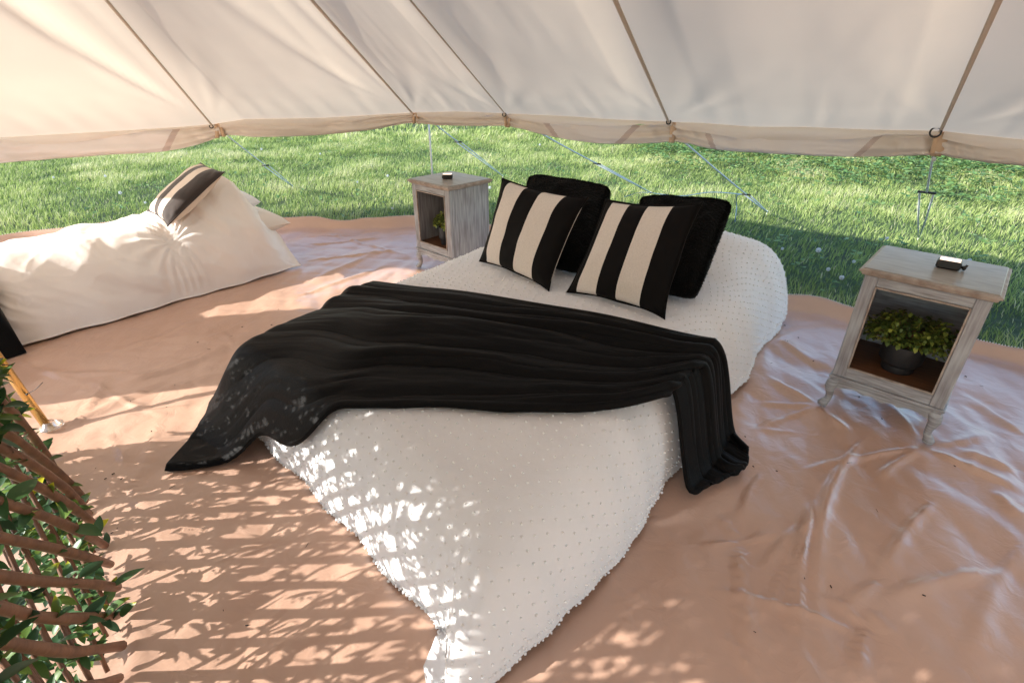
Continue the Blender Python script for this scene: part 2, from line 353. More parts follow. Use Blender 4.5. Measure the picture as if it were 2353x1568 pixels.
# ------------------------------------------------------------------ groundsheet
creases = [  # (px0,py0, px1,py1, amp, width) on the visible floor
 (1860, 1150, 1845, 1568, .016, .022), (1905, 1120, 1890, 1560, .010, .02), (1830, 1300, 1858, 1150, .012, .02), (1990, 1000, 1870, 1230, .016, .022),
 (2120, 1030, 1840, 1080, .012, .018), (2120, 1030, 1980, 880, .012, .03), (2120, 1030, 2352, 1130, .018, .03), (2120, 1030, 2300, 990, .010, .03),
 (2120, 1030, 2000, 1110, .012, .02), (2150, 1150, 2020, 1330, .014, .02), (2020, 1330, 1940, 1400, .012, .02), (2300, 1310, 2000, 1390, .014, .03), (2352, 1250, 2220, 1568, .012, .03),
 (1700, 1240, 1740, 1568, .014, .02), (1700, 1240, 1650, 1170, .008, .015), (1700, 1240, 1620, 1250, .008, .015), (1700, 1240, 1790, 1220, .008, .018),
 (1850, 1200, 1740, 1330, .010, .02), (1810, 1290, 1770, 1420, .012, .018), (1990, 1430, 1970, 1568, .014, .018), (1990, 1430, 1900, 1360, .010, .018), (2050, 1460, 1990, 1390, .008, .02),
 (1880, 932, 1720, 990, .012, .02), (1880, 932, 1750, 860, .014, .03), (1880, 932, 1960, 1000, .012, .025), (1880, 932, 1730, 920, .010, .02), (1790, 780, 1900, 850, .014, .04),
 (2352, 1000, 2200, 900, .016, .04), (2340, 1090, 2180, 1030, .012, .03), (2280, 1130, 2352, 1200, .012, .03), (1740, 1568, 1650, 1440, .010, .02),
 (120, 990, 300, 900, .014, .025), (120, 990, 420, 850, .012, .03), (180, 960, 250, 860, .012, .02), (60, 860, 330, 850, .010, .02), (290, 880, 520, 800, .016, .03), (330, 900, 560, 850, .012, .02),
 (240, 820, 480, 720, .012, .03), (420, 800, 640, 700, .010, .03), (640, 690, 900, 600, .012, .03), (700, 560, 930, 540, .012, .03), (690, 600, 940, 570, .012, .025), (720, 640, 900, 560, .010, .03), (750, 530, 950, 590, .010, .02), (680, 545, 900, 530, .010, .02),
 (300, 1080, 350, 1200, .010, .02), (300, 1080, 250, 1000, .008, .015), (540, 1150, 700, 1080, .010, .02), (500, 1290, 680, 1230, .008, .02), (300, 1400, 330, 1568, .010, .03), (600, 1500, 800, 1420, .008, .03), (1500, 1200, 1600, 1150, .010, .03), (1400, 1400, 1500, 1330, .008, .02), (1250, 1530, 1400, 1440, .008, .03),
 (40, 830, 200, 880, .010, .02), (200, 870, 400, 960, .008, .02), (1750, 1080, 1700, 1200, .010, .02)]
for k in range(46):
    a = random.uniform(-2.4, 2.6); b_ = random.uniform(.7, 4.6); th = random.uniform(0, math.pi); l = random.uniform(.15, .5)
    creases.append(('w', a, b_, a+l*math.cos(th), b_+l*math.sin(th), random.uniform(.004, .009), random.uniform(.012, .022)))
def floor_z(X, Y):
    Z = .016*fbm(X*1.1, Y*1.1, 3)
    g = np.random.default_rng(77)
    for k in range(22):                       # straight folds from having been packed, crossing at all angles
        th = g.uniform(0, math.pi); f = g.uniform(.7, 2.6) if k < 11 else g.uniform(2.6, 6.5); am = g.uniform(.5, 1)*(.0085 if k < 11 else .0110)/f
        q = (X*math.cos(th)+Y*math.sin(th))*f+g.uniform(0, 5)+.25*fbm(X*1.3+k*9, Y*1.3, 2); tri = np.abs((q % 1)*2-1)
        Z = Z + .8*am*(np.minimum(tri*2.2, 1)*2-1.55)*sstep(vn(X*.9+k*5.3, Y*.9+k*2.1), .42, .68)
    for c in creases:
        if c[0] == 'w': x0, y0, x1, y1, am, wd = c[1:]
        else: p = P(c[0], c[1]); q = P(c[2], c[3]); x0, y0, x1, y1 = p[0], p[1], q[0], q[1]; am, wd = c[4], c[5]
        dx, dy = x1-x0, y1-y0; L = math.hypot(dx, dy); dx /= L; dy /= L
        t = ((X-x0)*dx+(Y-y0)*dy)/L; d = -(X-x0)*dy+(Y-y0)*dx + .04*L*np.sin(t*3.1)
        ww = wd*(.55+.9*np.clip(t, 0, 1))
        prof = np.where(d > 0, np.exp(-(d/ww)**2), np.exp(-(d/(ww*.45))**2))
        Z = Z + am*prof*sstep(t, -.02, .2)*sstep(1-t, -.05, .4)
    Z = np.clip(Z-.006, -.022, .045)
    for px, py in ((1886, 934), (2127, 1022), (962, 617), (112, 985)):
        f = P(px, py); Z = Z*(1-np.exp(-(((X-f[0])**2+(Y-f[1])**2)/.07**2)))
    return Z
nth, nr = 1100, 240
TH = np.linspace(-math.pi, math.pi, nth, endpoint=False); RR = (np.linspace(.0, 1, nr))**.8
T_, R_ = np.meshgrid(TH, RR, indexing='ij'); RM = rimr(TH)[:, None]
wob = 1+.004*np.sin(TH*23)+.003*np.sin(TH*51+1)
X = CEN[0]+R_*RM*wob[:, None]*np.cos(T_); Y = CEN[1]+R_*RM*wob[:, None]*np.sin(T_)
Z = floor_z(X, Y)
e = (1-R_)*RM
Z = Z*sstep(e, 0, .15) + .075*np.exp(-(e/.05)**2)*(.8+.5*vn(T_*14, R_*0)) + .004
V = np.stack([X, Y, Z], -1)
g_ = empty('groundsheet', (CEN[0], CEN[1], 0)); tag(g_, 'crumpled tan vinyl groundsheet covering the tent floor out to the grass', 'groundsheet')
obj('sheet', mesh('sheet', V.reshape(-1, 3), grid_faces(nth, nr, True), M_vinyl), g_, world=True)
# zip teeth along the rim
mb = MB()
for th in np.arange(-.35, 2.6, .0035):
    r = float(rimr(np.array([th]))[0])*(1+.004*math.sin(th*23)+.003*math.sin(th*51+1))
    i = int((th+math.pi)/(2*math.pi)*nth) % nth
    x = CEN[0]+r*math.cos(th); y = CEN[1]+r*math.sin(th); z = V[i, -1, 2]
    c, s_ = math.cos(th)*.004, math.sin(th)*.004
    mb.add([(x-c-s_*.6, y-s_+c*.6, z+.001), (x+c-s_*.6, y+s_+c*.6, z+.001), (x+c+s_*.6, y+s_-c*.6, z+.001), (x-c+s_*.6, y-s_-c*.6, z+.001), (x, y, z+.007)], [(0, 1, 4), (1, 2, 4), (2, 3, 4), (3, 0, 4)])
tag(obj('zip_teeth', mb.mesh('zip_teeth', M_zip, False), g_, world=True), kind='stuff')
mb = MB()
for k in range(150):
    x = random.uniform(-1.8, 2.4); y = random.uniform(.9, 3.2)
    z = float(floor_z(np.array([x]), np.array([y]))[0])+.006; s_ = random.uniform(.0015, .004); a = random.uniform(0, 6)
    ln_ = 2.5 if k % 7 else 7; mb.tube([(x, y, z), (x+s_*ln_*math.cos(a), y+s_*ln_*math.sin(a), z+.001)], s_*(.5 if k % 7 else .25), 5)
tag(obj('floor_grit', mb.mesh('grit', M_grit)), 'tiny dark crumbs of soil and twig scattered on the tan floor', 'grit', kind='stuff')

# ------------------------------------------------------------------ tent canopy
TOPS = [(-700, 372), (-300, 336), (0, 317), (250, 303), (400, 294), (487, 287), (560, 275), (740, 272), (950, 260), (1050, 257), (1162, 262), (1300, 268), (1400, 275), (1537, 281), (1620, 284), (1720, 292), (1850, 293), (2000, 299), (2160, 302), (2250, 312), (2352, 322), (2700, 365), (3300, 440)]
BOTS = [(-700, 450), (-300, 398), (0, 375), (231, 357), (386, 345), (460, 328), (505, 313), (579, 315), (739, 310), (860, 297), (948, 283), (1000, 288), (1100, 290), (1165, 291), (1250, 310), (1330, 325), (1430, 332), (1520, 329), (1550, 327), (1650, 345), (1800, 355), (2000, 362), (2120, 361), (2170, 359), (2250, 372), (2352, 383), (2700, 430), (3300, 520)]
EAVE = [(-7.3, 3.3), (-5.6, 4.1), (-4.2, 4.75), (-2.6, 5.2), (-.98, 5.22), (.7, 4.2), (1.9, 3.3), (2.7, 2.6), (3.3, 1.8), (3.9, .3)]
EAZ = [(math.atan2(x, y), (x, y)) for x, y in EAVE]
def eave_at(px, py):
    d = ray(px, py); az = math.atan2(d[0], d[1]); q = smooth_interp(np.array([az]), EAZ)[0]
    t = math.hypot(*q)/math.hypot(d[0], d[1]); return np.array([d[0]*t, d[1]*t, H0+d[2]*t])
topy = lambda x: float(np.interp(x, [a for a, _ in TOPS], [b for _, b in TOPS]))
def boty(x):
    return float(smooth_interp(np.array([x], float), BOTS)[0])
APEX = np.array([-1.25, -1.8, 2.75])
seams = [(487, 0, None), (948, 0, None)]
SEAMPX = [(-330, (-900, 0)), (487, (245, 0)), (948, (718, 0)), (1162, (945, 0)), (1537, (1415, 0)), (2160, (2295, 0)), (2900, (3900, 0))]
def apex_for(px, top):
    n = np.cross(ray(px, topy(px)), ray(*top)); n /= np.linalg.norm(n)
    c = np.array([0, 0, H0]); return APEX - n*np.dot(n, APEX-c)
AP = [apex_for(px, t) if 0 < px < 2352 else None for px, t in SEAMPX]
AP[0] = AP[1]+np.array([-.25, .1, 0]); AP[-1] = APEX+np.array([.3, 0, 0])
tent = empty('bell_tent', (-1.2, -1.5, 0)); tag(tent, 'cream canvas bell tent with its walls rolled up above the lawn', 'tent')
nu, nv = 90, 70
def panel(bot, a0, a1, seed, px0=None, px1=None):
    U = np.linspace(0, 1, nu)[:, None, None]; Vv = (np.linspace(0, 1, nv)**1.3)[None, :, None]
    Btm = np.array(bot)[:, None, :]; A = a0*(1-U)+a1*U
    G = Btm*(1-Vv) + A*Vv
    N = grid_normals(G); N[N[..., 2] > 0] *= -1     # towards inside
    u = U[..., 0]; v = Vv[..., 0]
    wd = np.linalg.norm(Btm[-1, 0]-Btm[0, 0])
    edge = np.minimum(1, 6*np.minimum(u, 1-u))*np.minimum(1, v*10)
    sag = .09*(4*u*(1-u))*(v*(1-v)*4)*wd/2
    L = 6.0
    D = sag
    for uc, sg in ((0, 1), (1, -1)):               # tension folds fanning out of each eave corner
        dx = np.abs(u-uc)*wd; dy = v*L*.9
        r = np.hypot(dx, dy)+1e-3; an = np.arctan2(dx, dy)
        D = D + 0.007*np.sin(an*(17+seed % 5)+seed+2*fbm(r*1.5+seed, an*3, 2))*np.exp(-((an-.30)/.22)**2)*np.minimum(1, r*3)*np.exp(-(r/1.3)**2)
        D = D + .009*np.exp(-((an-.13)/.05)**2)*np.minimum(1, r*2)*np.exp(-(r/2.2)**2)*(seed % 3 != 1)
    D = D + .012*np.sin(u*wd*26+5*fbm(u*8+seed, v*3, 2))*np.exp(-(v/.05))      # puckers at the hem
    D = D + .016*fbm(u*4+seed, v*6, 3)
    if seed in (1, 4):
        an = np.arctan2((1-u)*wd, v*L*.9+1e-3); r = np.hypot((1-u)*wd, v*L*.9)
        for c_, w_, am_ in ((.22, .045, .055), (.07, .025, .03)) if seed == 1 else ((.06, .03, .03), (.30, .05, .02)):
            D = D + am_*np.exp(-((an-c_)/w_)**2)*np.minimum(1, r*1.2)*np.exp(-(r/3.5)**2)
    G = G + N*(D*edge)[..., None]
    return G
# visible panels + those out of frame to the right and behind
seam_bots = []
def add_panel(bot, a0, a1, seed):
    G = panel(bot, a0, a1, seed)
    me = mesh('roof_panel', G.reshape(-1, 3), grid_faces(nu, nv), M_canvas)
    obj('roof_panel', me, tent, world=True)
for i in range(len(SEAMPX)-1):
    x0, x1 = SEAMPX[i][0], SEAMPX[i+1][0]
    add_panel([eave_at(x, topy(x)) for x in np.linspace(x0, x1, nu)], AP[i], AP[i+1], i*3+1)
lastp = eave_at(2900, topy(2900)); extra = [lastp, np.array([4.2, -.8, .95]), np.array([3.6, -3.2, .95]), np.array([1.2, -5.0, .95]), np.array([-1.4, -5.6, .95])]
apx = [AP[-1], APEX+np.array([.3, -.1, 0]), APEX+np.array([.2, -.2, 0]), APEX+np.array([0, -.2, 0]), APEX+np.array([-.2, -.2, 0])]
for i in range(4):
    add_panel([extra[i]*(1-t)+extra[i+1]*t for t in np.linspace(0, 1, nu)], apx[i], apx[i+1], 30+i)
# unseen canvas added beside the trellis to block sun; hangs lower at far end
lo = [(-3.95, 2.5, .25), (-3.55, 2.15, .22), (-3.1, 1.8, .25), (-2.85, 1.6, .8), (-2.45, 1.2, 1.15), (-1.9, .5, 1.26), (-1.62, .12, 1.24), (-1.35, -.2, 1.42), (-1.0, -.7, 1.5), (-.5, -1.25, 1.95)]
LO = smooth_interp(np.linspace(0, 1, nu), [(i/(len(lo)-1), p) for i, p in enumerate(lo)])
eL = eave_at(-330, topy(-330)); UP = eL*(1-np.linspace(.42, 1, nu)[:, None])+AP[0]*np.linspace(.42, 1, nu)[:, None]
vv = np.linspace(0, 1, 40)[None, :, None]; G = LO[:, None]*(1-vv)+UP[:, None]*vv; G[..., :2] += .03*np.sin(np.arange(nu)*.5)[:, None, None]*(1-vv)
obj('sun_block_canvas', mesh('sun_block_canvas', G.reshape(-1, 3), grid_faces(nu, 40), M_canvas), tent, world=True)
# seam tapes
for i in range(1, 6):
    px = SEAMPX[i][0]; b0 = eave_at(px, topy(px)); a0 = AP[i]
    wdt = .0035 if px == 1162 else .0082
    t_ = np.linspace(0.0, .98, 60)**1.2; line = b0[None]*(1-t_[:, None])+a0[None]*t_[:, None]
    d = (a0-b0)/np.linalg.norm(a0-b0); up = np.array([0, 0, 1.]); nrm = up-d*np.dot(up, d); nrm /= np.linalg.norm(nrm); sx = np.cross(d, nrm)
    mb = MB(); pr = []
    for p in line:
        for (a, b_) in ((-1, -.004), (-.8, -.010), (.8, -.010), (1, -.004)):
            pr.append(p+sx*a*wdt+nrm*b_)
    mb.add(pr, [(k*4+j, k*4+j+1, (k+1)*4+j+1, (k+1)*4+j) for k in range(len(line)-1) for j in range(3)])
    obj('seam_tape', mb.mesh('seam_tape', M_tape), tent, world=True)
# rolled wall, one section between each pair of ties
TIES = [-330, 500, 954, 1165, 1548, 2166, 2900]
WINS = [(-200, 385), (1262, 1442), (1632, 2000), (2420, 2800)]
def roll_section(x0, x1, seed):
    n = max(60, int((x1-x0)/2.5)); m = 48; xs = np.linspace(x0, x1, n); G = np.zeros((n, m, 3)); a = 2*math.pi*np.arange(m)/m
    for i, x in enumerate(xs):
        qq = (x-x0)/(x1-x0); T = eave_at(x, topy(x)-3+(15 if x0 > 1100 else 7)*max(0, math.sin(math.pi*qq))**.5); B = eave_at(x, boty(x))
        out = np.array([T[0], T[1], 0]); out /= np.linalg.norm(out); B = np.array([T[0], T[1], B[2]])
        e_ = min((x-x0), (x1-x))/90.; pin = 1-math.exp(-max(e_, 0)**1.2)
        hgt = T[2]-B[2]; th = (.030+.038*pin); cz = (T[2]+B[2])/2; s1 = x*.017+seed
        zz = cz+hgt/2*np.sin(a)
        lump = .010*np.sin(s1*2.1+2*np.sin(a+s1)) + .030*fbm(s1*.5+0*a, a*1.9+seed, 3) - .016*np.exp(-((a-1.9-.35*math.sin(s1*.8))/.12)**2)
        lump = lump + .012*np.sin(a*2+s1*.35+2.5*math.sin(s1*.21))*pin - .020*np.exp(-((a-2.6-.8*math.sin(s1*.27+seed))/.10)**2)*pin
        fold = .010*np.sin(a*3.0+s1*.9+seed)*(.4+.6*np.cos(a)**2); crum = (.010*np.sin(a*7+seed)+.012*np.sin(s1*9+a*2))*(1-pin)
        k = -(th*np.cos(a)+lump+fold+crum)
        G[i, :, 0] = T[0]+out[0]*(k+.02); G[i, :, 1] = T[1]+out[1]*(k+.02); G[i, :, 2] = zz
    return G
for i in range(len(TIES)-1):
    G = roll_section(TIES[i], TIES[i+1], i*5.3)
    n, m, _ = G.shape
    F = grid_faces(m, n, True)
    me = mesh('rolled_wall', np.transpose(G, (1, 0, 2)).reshape(-1, 3), F, M_roll); me.materials.append(M_window); me.materials.append(M_patch)
    xs_ = np.tile(np.linspace(TIES[i], TIES[i+1], n)[:-1], m); rowi = np.repeat(np.arange(m), n-1)
    slant = 16*np.sin(2*math.pi*rowi/m); mi = np.zeros(len(xs_), dtype=np.int32)
    for (wa, wb) in WINS:
        ina = xs_ > wa-slant; inb = xs_ < wb+slant*1.3
        mi[ina & inb] = 1; mi[(np.abs(xs_-(wa-slant)) < 7) | (np.abs(xs_-(wb+slant*1.3)) < 9)] = 2
    me.polygons.foreach_set('material_index', mi)
    obj('rolled_wall', me, tent, world=True)
# a loose upper flap strip above each roll (the darker inner lip)
for (x0, x1, dy0, dy1, sd_) in [(-320, 492, 4, 24, 1), (503, 948, 5, 20, 2), (957, 1162, 6, 15, 6), (1168, 1545, 6, 16, 3), (1553, 2160, 6, 20, 4), (2170, 2890, 6, 17, 5)]:
    xs = np.linspace(x0, x1, 60); G = np.zeros((60, 7, 3))
    for i, x in enumerate(xs):
        q = (x-x0)/(x1-x0); T = eave_at(x, topy(x)-2); hh = (dy0+(dy1-dy0)*math.sin(math.pi*min(1, q*1.2+.05))**.7)/1203*4.6
        out = np.array([T[0], T[1], 0]); out /= np.linalg.norm(out)
        for j in range(7):
            f = j/6; k = .028*math.sin(f*math.pi*.6)+.010*math.sin(q*11+f*2+sd_)*f
            G[i, j] = T - out*(k+.008) - np.array([0, 0, hh*f])
    obj('wall_flap', mesh('wall_flap', G.reshape(-1, 3), grid_faces(60, 7), M_roll), tent, world=True)
# reinforcement patches on the rolled wall
def strap_around(x, wpx, m, name, over=.004, squeeze=1., lean=0):
    T = eave_at(x, topy(x)-4); B = eave_at(x, boty(x)+1.5); out = np.array([T[0], T[1], 0]); out /= np.linalg.norm(out); sx = np.array([out[1], -out[0], 0])
    hw = wpx/2/1203*np.linalg.norm(T-np.array([0, 0, H0])); cz = (T[2]+B[2])/2; hgt = T[2]-B[2]; pr = []
    n = 28
    for j in range(n):
        a = 2*math.pi*j/n; c = np.array([T[0], T[1], cz])+sx*lean*math.sin(a) - out*((.036*squeeze)*math.cos(a)-.02)+np.array([0, 0, hgt/2*1.04*math.sin(a)])
        for s_ in (-1, 1):
            pr.append(c+sx*hw*s_)
        for s_ in (1, -1):
            pr.append(c+sx*hw*s_ + out*.003*math.cos(a)-np.array([0, 0, .003*math.sin(a)]))
    F = []
    for j in range(n):
        k = (j+1) % n
        for q in range(4):
            r = (q+1) % 4; F.append((j*4+q, j*4+r, k*4+r, k*4+q))
    mb = MB(); mb.add(pr, F); return obj(name, mb.mesh(name, m), tent, world=True)
for x, ww, ln in ((494, 7, .012), (504, 6, -.01), (950, 6, .006), (958, 6, -.008), (1161, 6, -.006), (1170, 6, .01), (1549, 12, 0), (2160, 9, -.006), (2174, 13, .004)):
    strap_around(x, ww, M_strap, 'tie_strap', squeeze=1.25, lean=ln)
# eave hooks
for x, dy, s_ in ((485, 2, .014), (1158, 0, .014), (1536, -3, .014), (2150, -1, .024)):
    T = eave_at(x, topy(x)+dy); out = np.array([T[0], T[1], 0]); out /= np.linalg.norm(out); sx = np.array([out[1], -out[0], 0]); c = T-out*.075
    full = x == 2150
    pts = [c+sx*s_*math.cos(a)+np.array([0, 0, 1])*s_*math.sin(a) for a in np.linspace(.9 if not full else 0, (2*math.pi-.9) if not full else 2*math.pi, 18)]
    pts = [c+sx*s_*math.cos(a+1.6)+np.array([0, 0, 1])*s_*math.sin(a+1.6) for a in np.linspace(.7 if not full else 0, (2*math.pi-.7) if not full else 2*math.pi, 18)]
    mb = MB(); mb.tube(pts, .0045, 8); obj('eave_hook', mb.mesh('eave_hook', M_blk), tent, world=True)

# ------------------------------------------------------------------ guy ropes, white pole
def sagline(a, b, sag, n=14):
    a = np.array(a); b = np.array(b); return [a*(1-t)+b*t-np.array([0, 0, sag*4*t*(1-t)]) for t in np.linspace(0, 1, n)]
GR = 'guy ropes of the tent'
def guy(top, slider, peg, label, loop=.06, zs=None, r=.0062):
    tp = eave_at(top[0], top[1]); tp = tp*1.0; d = tp[:2]/np.linalg.norm(tp[:2]); pg = P(peg[0], peg[1], .03)
    # slider sits on the straight line top->peg at the pixel given
    f = (slider[1]-top[1])/(peg[1]-top[1]); D0 = np.linalg.norm(tp); D1 = np.linalg.norm(pg)
    best = min(np.linspace(0.05, .95, 200), key=lambda t: abs(proj(tp*(1-t)+pg*t)[1]-slider[1]))
    sl = tp*(1-best)+pg*best
    root = empty('guy_rope', pg); tag(root, label, 'rope', GR)
    dr = (pg-tp)/np.linalg.norm(pg-tp); side = np.cross(dr, [0, 0, 1.]); side /= np.linalg.norm(side)
    mb = MB(); mb.tube(sagline(tp, sl, .004), r, 7)
    mb.tube([sl-side*loop*.5*0+side*loop*.45, (sl+pg)/2+side*loop*.3, pg+side*.004], r, 7); mb.tube([sl-side*loop*.45, (sl+pg)/2-side*loop*.3, pg-side*.004], r, 7)
    obj('cord', mb.mesh('cord', M_rope), root, world=True)
    mb = MB(); mb.tube([sl-side*(loop*.45+.012), sl+side*(loop*.45+.012)], .008, 8)
    obj('slider', mb.mesh('slider', M_blk), root, world=True)
    mb = MB(); mb.tube([pg+np.array([0, 0, -.05])-d_3(d)*-.02, pg+np.array([0, 0, .015])], .005, 6)
    obj('peg', mb.mesh('peg', M_steel), root, world=True)
    return root, tp, sl
def d_3(d): return np.array([d[0], d[1], 0])
def proj(p):
    x, y, z = p[0], p[1], p[2]-H0; fw = y*CS - z*SN; up = y*SN + z*CS
    return (1176+x/fw*FPX, 784-up/fw*FPX)
guy((522, 312), (605, 380), (672, 428), 'pale guy rope running down to the grass above the striped cushion on the left bed')
guy((1000, 286), (1064, 326), (1155, 405), 'pale guy rope just right of the slim white pole')
guy((1240, 305), (1363, 376), (1495, 443), 'pale guy rope passing behind the tops of the black fur cushions')
_, tp4, sl4 = guy((1570, 325), (1690, 447), (1762, 487), 'pale guy rope with a dark blue cord hanging off it, right of the bed')
guy((2145, 350), (2133, 442), (2110, 545), 'doubled guy rope standing nearly upright above the right hand cabinet', loop=.085)
# toggle knot on the right one
mb = MB(); c0 = eave_at(2145, 366)*1.0
k1 = mb.lathe([(0, .012), (.008, .009), (.011, 0), (.008, -.009), (0, -.012)], 10, tuple(c0))
tag(obj('rope_toggle', k1.mesh('rope_toggle', M_daisy)), 'small white toggle where the upright guy rope meets the rolled canvas', 'toggle')
mb = MB(); a = P(1435, 452, .05); b1 = P(1560, 450, .10); c1 = sl4; e1 = P(1688, 510, .03)
pts = [smooth_interp(np.array([t]), [(0, a), (.28, P(1480, 442, .03)), (.5, b1), (.75, (b1+c1)/2+np.array([0, 0, .03])), (1, c1)])[0] for t in np.linspace(0, 1, 30)]
mb.tube(pts, .0045, 7)
pts = [smooth_interp(np.array([t]), [(0, c1), (.35, P(1693, 450, .25)), (.7, P(1692, 478, .1)), (1, e1)])[0] for t in np.linspace(0, 1, 20)]
mb.tube(pts, .0045, 7)
tag(obj('blue_cord', mb.mesh('blue_cord', M_rope2)), 'slack dark blue cord looping over the grass behind the bed', 'rope')
pb = PY(985, 286, 5.35); base = np.array([pb[0], pb[1], 0])
root = empty('tent_pole', base); tag(root, 'slim white upright pole standing on the grass behind the small cabinet', 'pole')
mb = MB(); mb.tube([base+np.array([0, 0, -.05]), np.array([pb[0], pb[1], 1.06])], .0085, 12); obj('shaft', mb.mesh('shaft', M_steel), root, world=True)
mb = MB(); mb.tube([base+np.array([0, 0, .0]), base+np.array([0, 0, .05])], .014, 12); obj('ferrule', mb.mesh('ferrule', M_blk), root, world=True)

# ------------------------------------------------------------------ double bed
A2 = np.array([.60, .80]); W2 = np.array([-.80, .60]); T0 = P(1130, 1568)[:2]
def ST(p): r = np.asarray(p)[..., :2]-T0; return r@A2, r@W2
def XY(s, t): return T0 + np.asarray(s)[..., None]*A2 + np.asarray(t)[..., None]*W2
def bed_H(s, t):
    h = interp(s, [(-.2, .27), (.15, .33), (.7, .41), (1.4, .43), (2.0, .44), (2.35, .49), (2.6, .52), (2.85, .5)])
    h = h + .04*np.exp(-((s-2.45)/.2)**2)*(np.sin(t*4.4)**2)
    return h - .02*((t-.75)/.75)**2
HEM_S0 = lambda t: interp(t, [(-.1, -.14), (-.02, -.13), (.05, -.11), (.11, -.04), (.17, .015), (.32, .035), (.5, .065), (.9, .12), (1.3, .165), (1.7, .17)])
HEM_T0 = lambda s: interp(s, [(-.3, .06), (-.1, .02), (.05, -.02), (.2, -.055), (.4, -.08), (.8, -.09), (1.2, -.09), (2.8, -.10)])+.012*np.sin(np.asarray(s)*9)
def bed_z(s, t):      # duvet surface height for given bed coordinates
    d0 = s-HEM_S0(t); d1 = 2.80-s; d2 = t-HEM_T0(s); d3 = 1.64-t
    def g(d, W, p=2.4): 
        q = np.clip(1-d/W, 0, 1); return (1-q**p)**(1/p)
    return bed_H(s, t)*g(d0, .24)*g(d1, .35)*g(d2, .26)*g(d3, .26), np.minimum(np.minimum(d0, d1), np.minimum(d2, d3))
def conc(n): 
    u = np.linspace(-1, 1, n); return np.sign(u)*(1-(1-np.abs(u))**1.9)
nS, nT = 330, 260
cu = (conc(nS)+1)/2; cv = (conc(nT)+1)/2
CU, CV = np.meshgrid(cu, cv, indexing='ij')
tt = CV*1.0; s0 = HEM_S0(-.05+1.69*CV); ss = s0+CU*(2.80-s0); T0_ = HEM_T0(ss); tt = T0_+CV*(1.64-T0_)
bz, dd = bed_z(ss, tt)
# hem wobble
ss = ss - .009*np.sin(tt*17)*(1-CU)**6; tt = tt - (.007*np.sin(ss*11)+.003*np.sin(ss*37+1))*((1-CV)**8)
xy = XY(ss, tt)
wr = .011*fbm(ss*5+tt*2, tt*1.8-ss*.8, 3) + .006*(ridged(ss*3+tt*1.5, tt*4-ss, 3)-.4)
wr = wr + .010*np.sin(tt*14+3*fbm(ss*2, tt*2, 2)+ss*5)*np.exp(-((ss-2.15)/.25)**2)*sstep(1.1-tt, 0, .4)   # folds around the cushions
wr = wr + .007*np.sin(ss*30+4*fbm(ss*2, tt*2, 2))*np.exp(-np.clip(dd, 0, 1)/.10)*sstep(dd, .01, .08)
G = np.concatenate([xy, (bz+.012)[..., None]], -1)
N = grid_normals(G); N[N[..., 2] < 0] *= -1
G = G + N*(wr*sstep(bz, 0, .15))[..., None]; G[..., 2] = np.maximum(G[..., 2], .010)
duvet = empty('double_duvet', tuple(XY(np.array(1.3), np.array(.75)))+(0,)); tag(duvet, 'white tufted duvet spread over the double bed, its corner trailing on the floor', 'duvet')
obj('cover', mesh('cover', G.reshape(-1, 3), grid_faces(nS, nT), M_dup), duvet, world=True)
DUV = G
def sample_grid(G, fu, fv):
    i = fu*(G.shape[0]-1); j = fv*(G.shape[1]-1); i0 = np.clip(i.astype(int), 0, G.shape[0]-2); j0 = np.clip(j.astype(int), 0, G.shape[1]-2)
    a = (i-i0)[..., None]; b_ = (j-j0)[..., None]
    return (G[i0, j0]*(1-a)+G[i0+1, j0]*a)*(1-b_)+(G[i0, j0+1]*(1-a)+G[i0+1, j0+1]*a)*b_
# tufts: rows of little cotton knots
ico = [(0, 0, 1)]+[(.89*math.cos(k*2*math.pi/5), .89*math.sin(k*2*math.pi/5), .45) for k in range(5)]+[(.89*math.cos((k+.5)*2*math.pi/5), .89*math.sin((k+.5)*2*math.pi/5), -.45) for k in range(5)]
icf = [(0, 1+k, 1+(k+1) % 5) for k in range(5)]+[(1+k, 6+k, 1+(k+1) % 5) for k in range(5)]+[(1+(k+1) % 5, 6+k, 6+(k+1) % 5) for k in range(5)]
ico = np.array(ico); icf = np.array(icf)
NG = grid_normals(DUV); NG[NG[..., 2] < 0] *= -1
def inv_conc(c): 
    u = 2*c-1; return (np.sign(u)*(1-(1-np.abs(u))**(1/1.9))+1)/2
# equal-arc-length positions so that tufts keep their spacing down the drape
def arc_positions(line, step):
    L = np.concatenate([[0], np.cumsum(np.linalg.norm(np.diff(line, axis=0), axis=1))]); q = np.arange(step/2, L[-1], step); return np.interp(q, L, np.arange(len(L)))/(len(L)-1)
fu = arc_positions(DUV[:, nT//2], .037); TV = []; TF = []; k = 0
for ii, a in enumerate(fu):
    row = sample_grid(DUV, np.full(nT, a), np.linspace(0, 1, nT)); fv = arc_positions(row, .037)
    fv = fv + (.5*(fv[1]-fv[0]) if ii % 2 else 0)*0 + rng.normal(0, .0008, len(fv)); fv = fv.clip(.0005, .9995)
    if ii % 2: fv = np.interp(np.arange(len(fv))+.5, np.arange(len(fv)), fv)
    p = sample_grid(DUV, np.full(len(fv), a+0.0)+rng.normal(0, .0007, len(fv)), fv); n_ = sample_grid(NG, np.full(len(fv), a), fv)
    p = p+n_*.002
    for q in p:
        r = random.uniform(.0036, .0050)
        TV.append(ico*r*np.array([1, 1, .8])*rng.uniform(.8, 1.25, 3)+q); TF.append(icf+k); k += 11
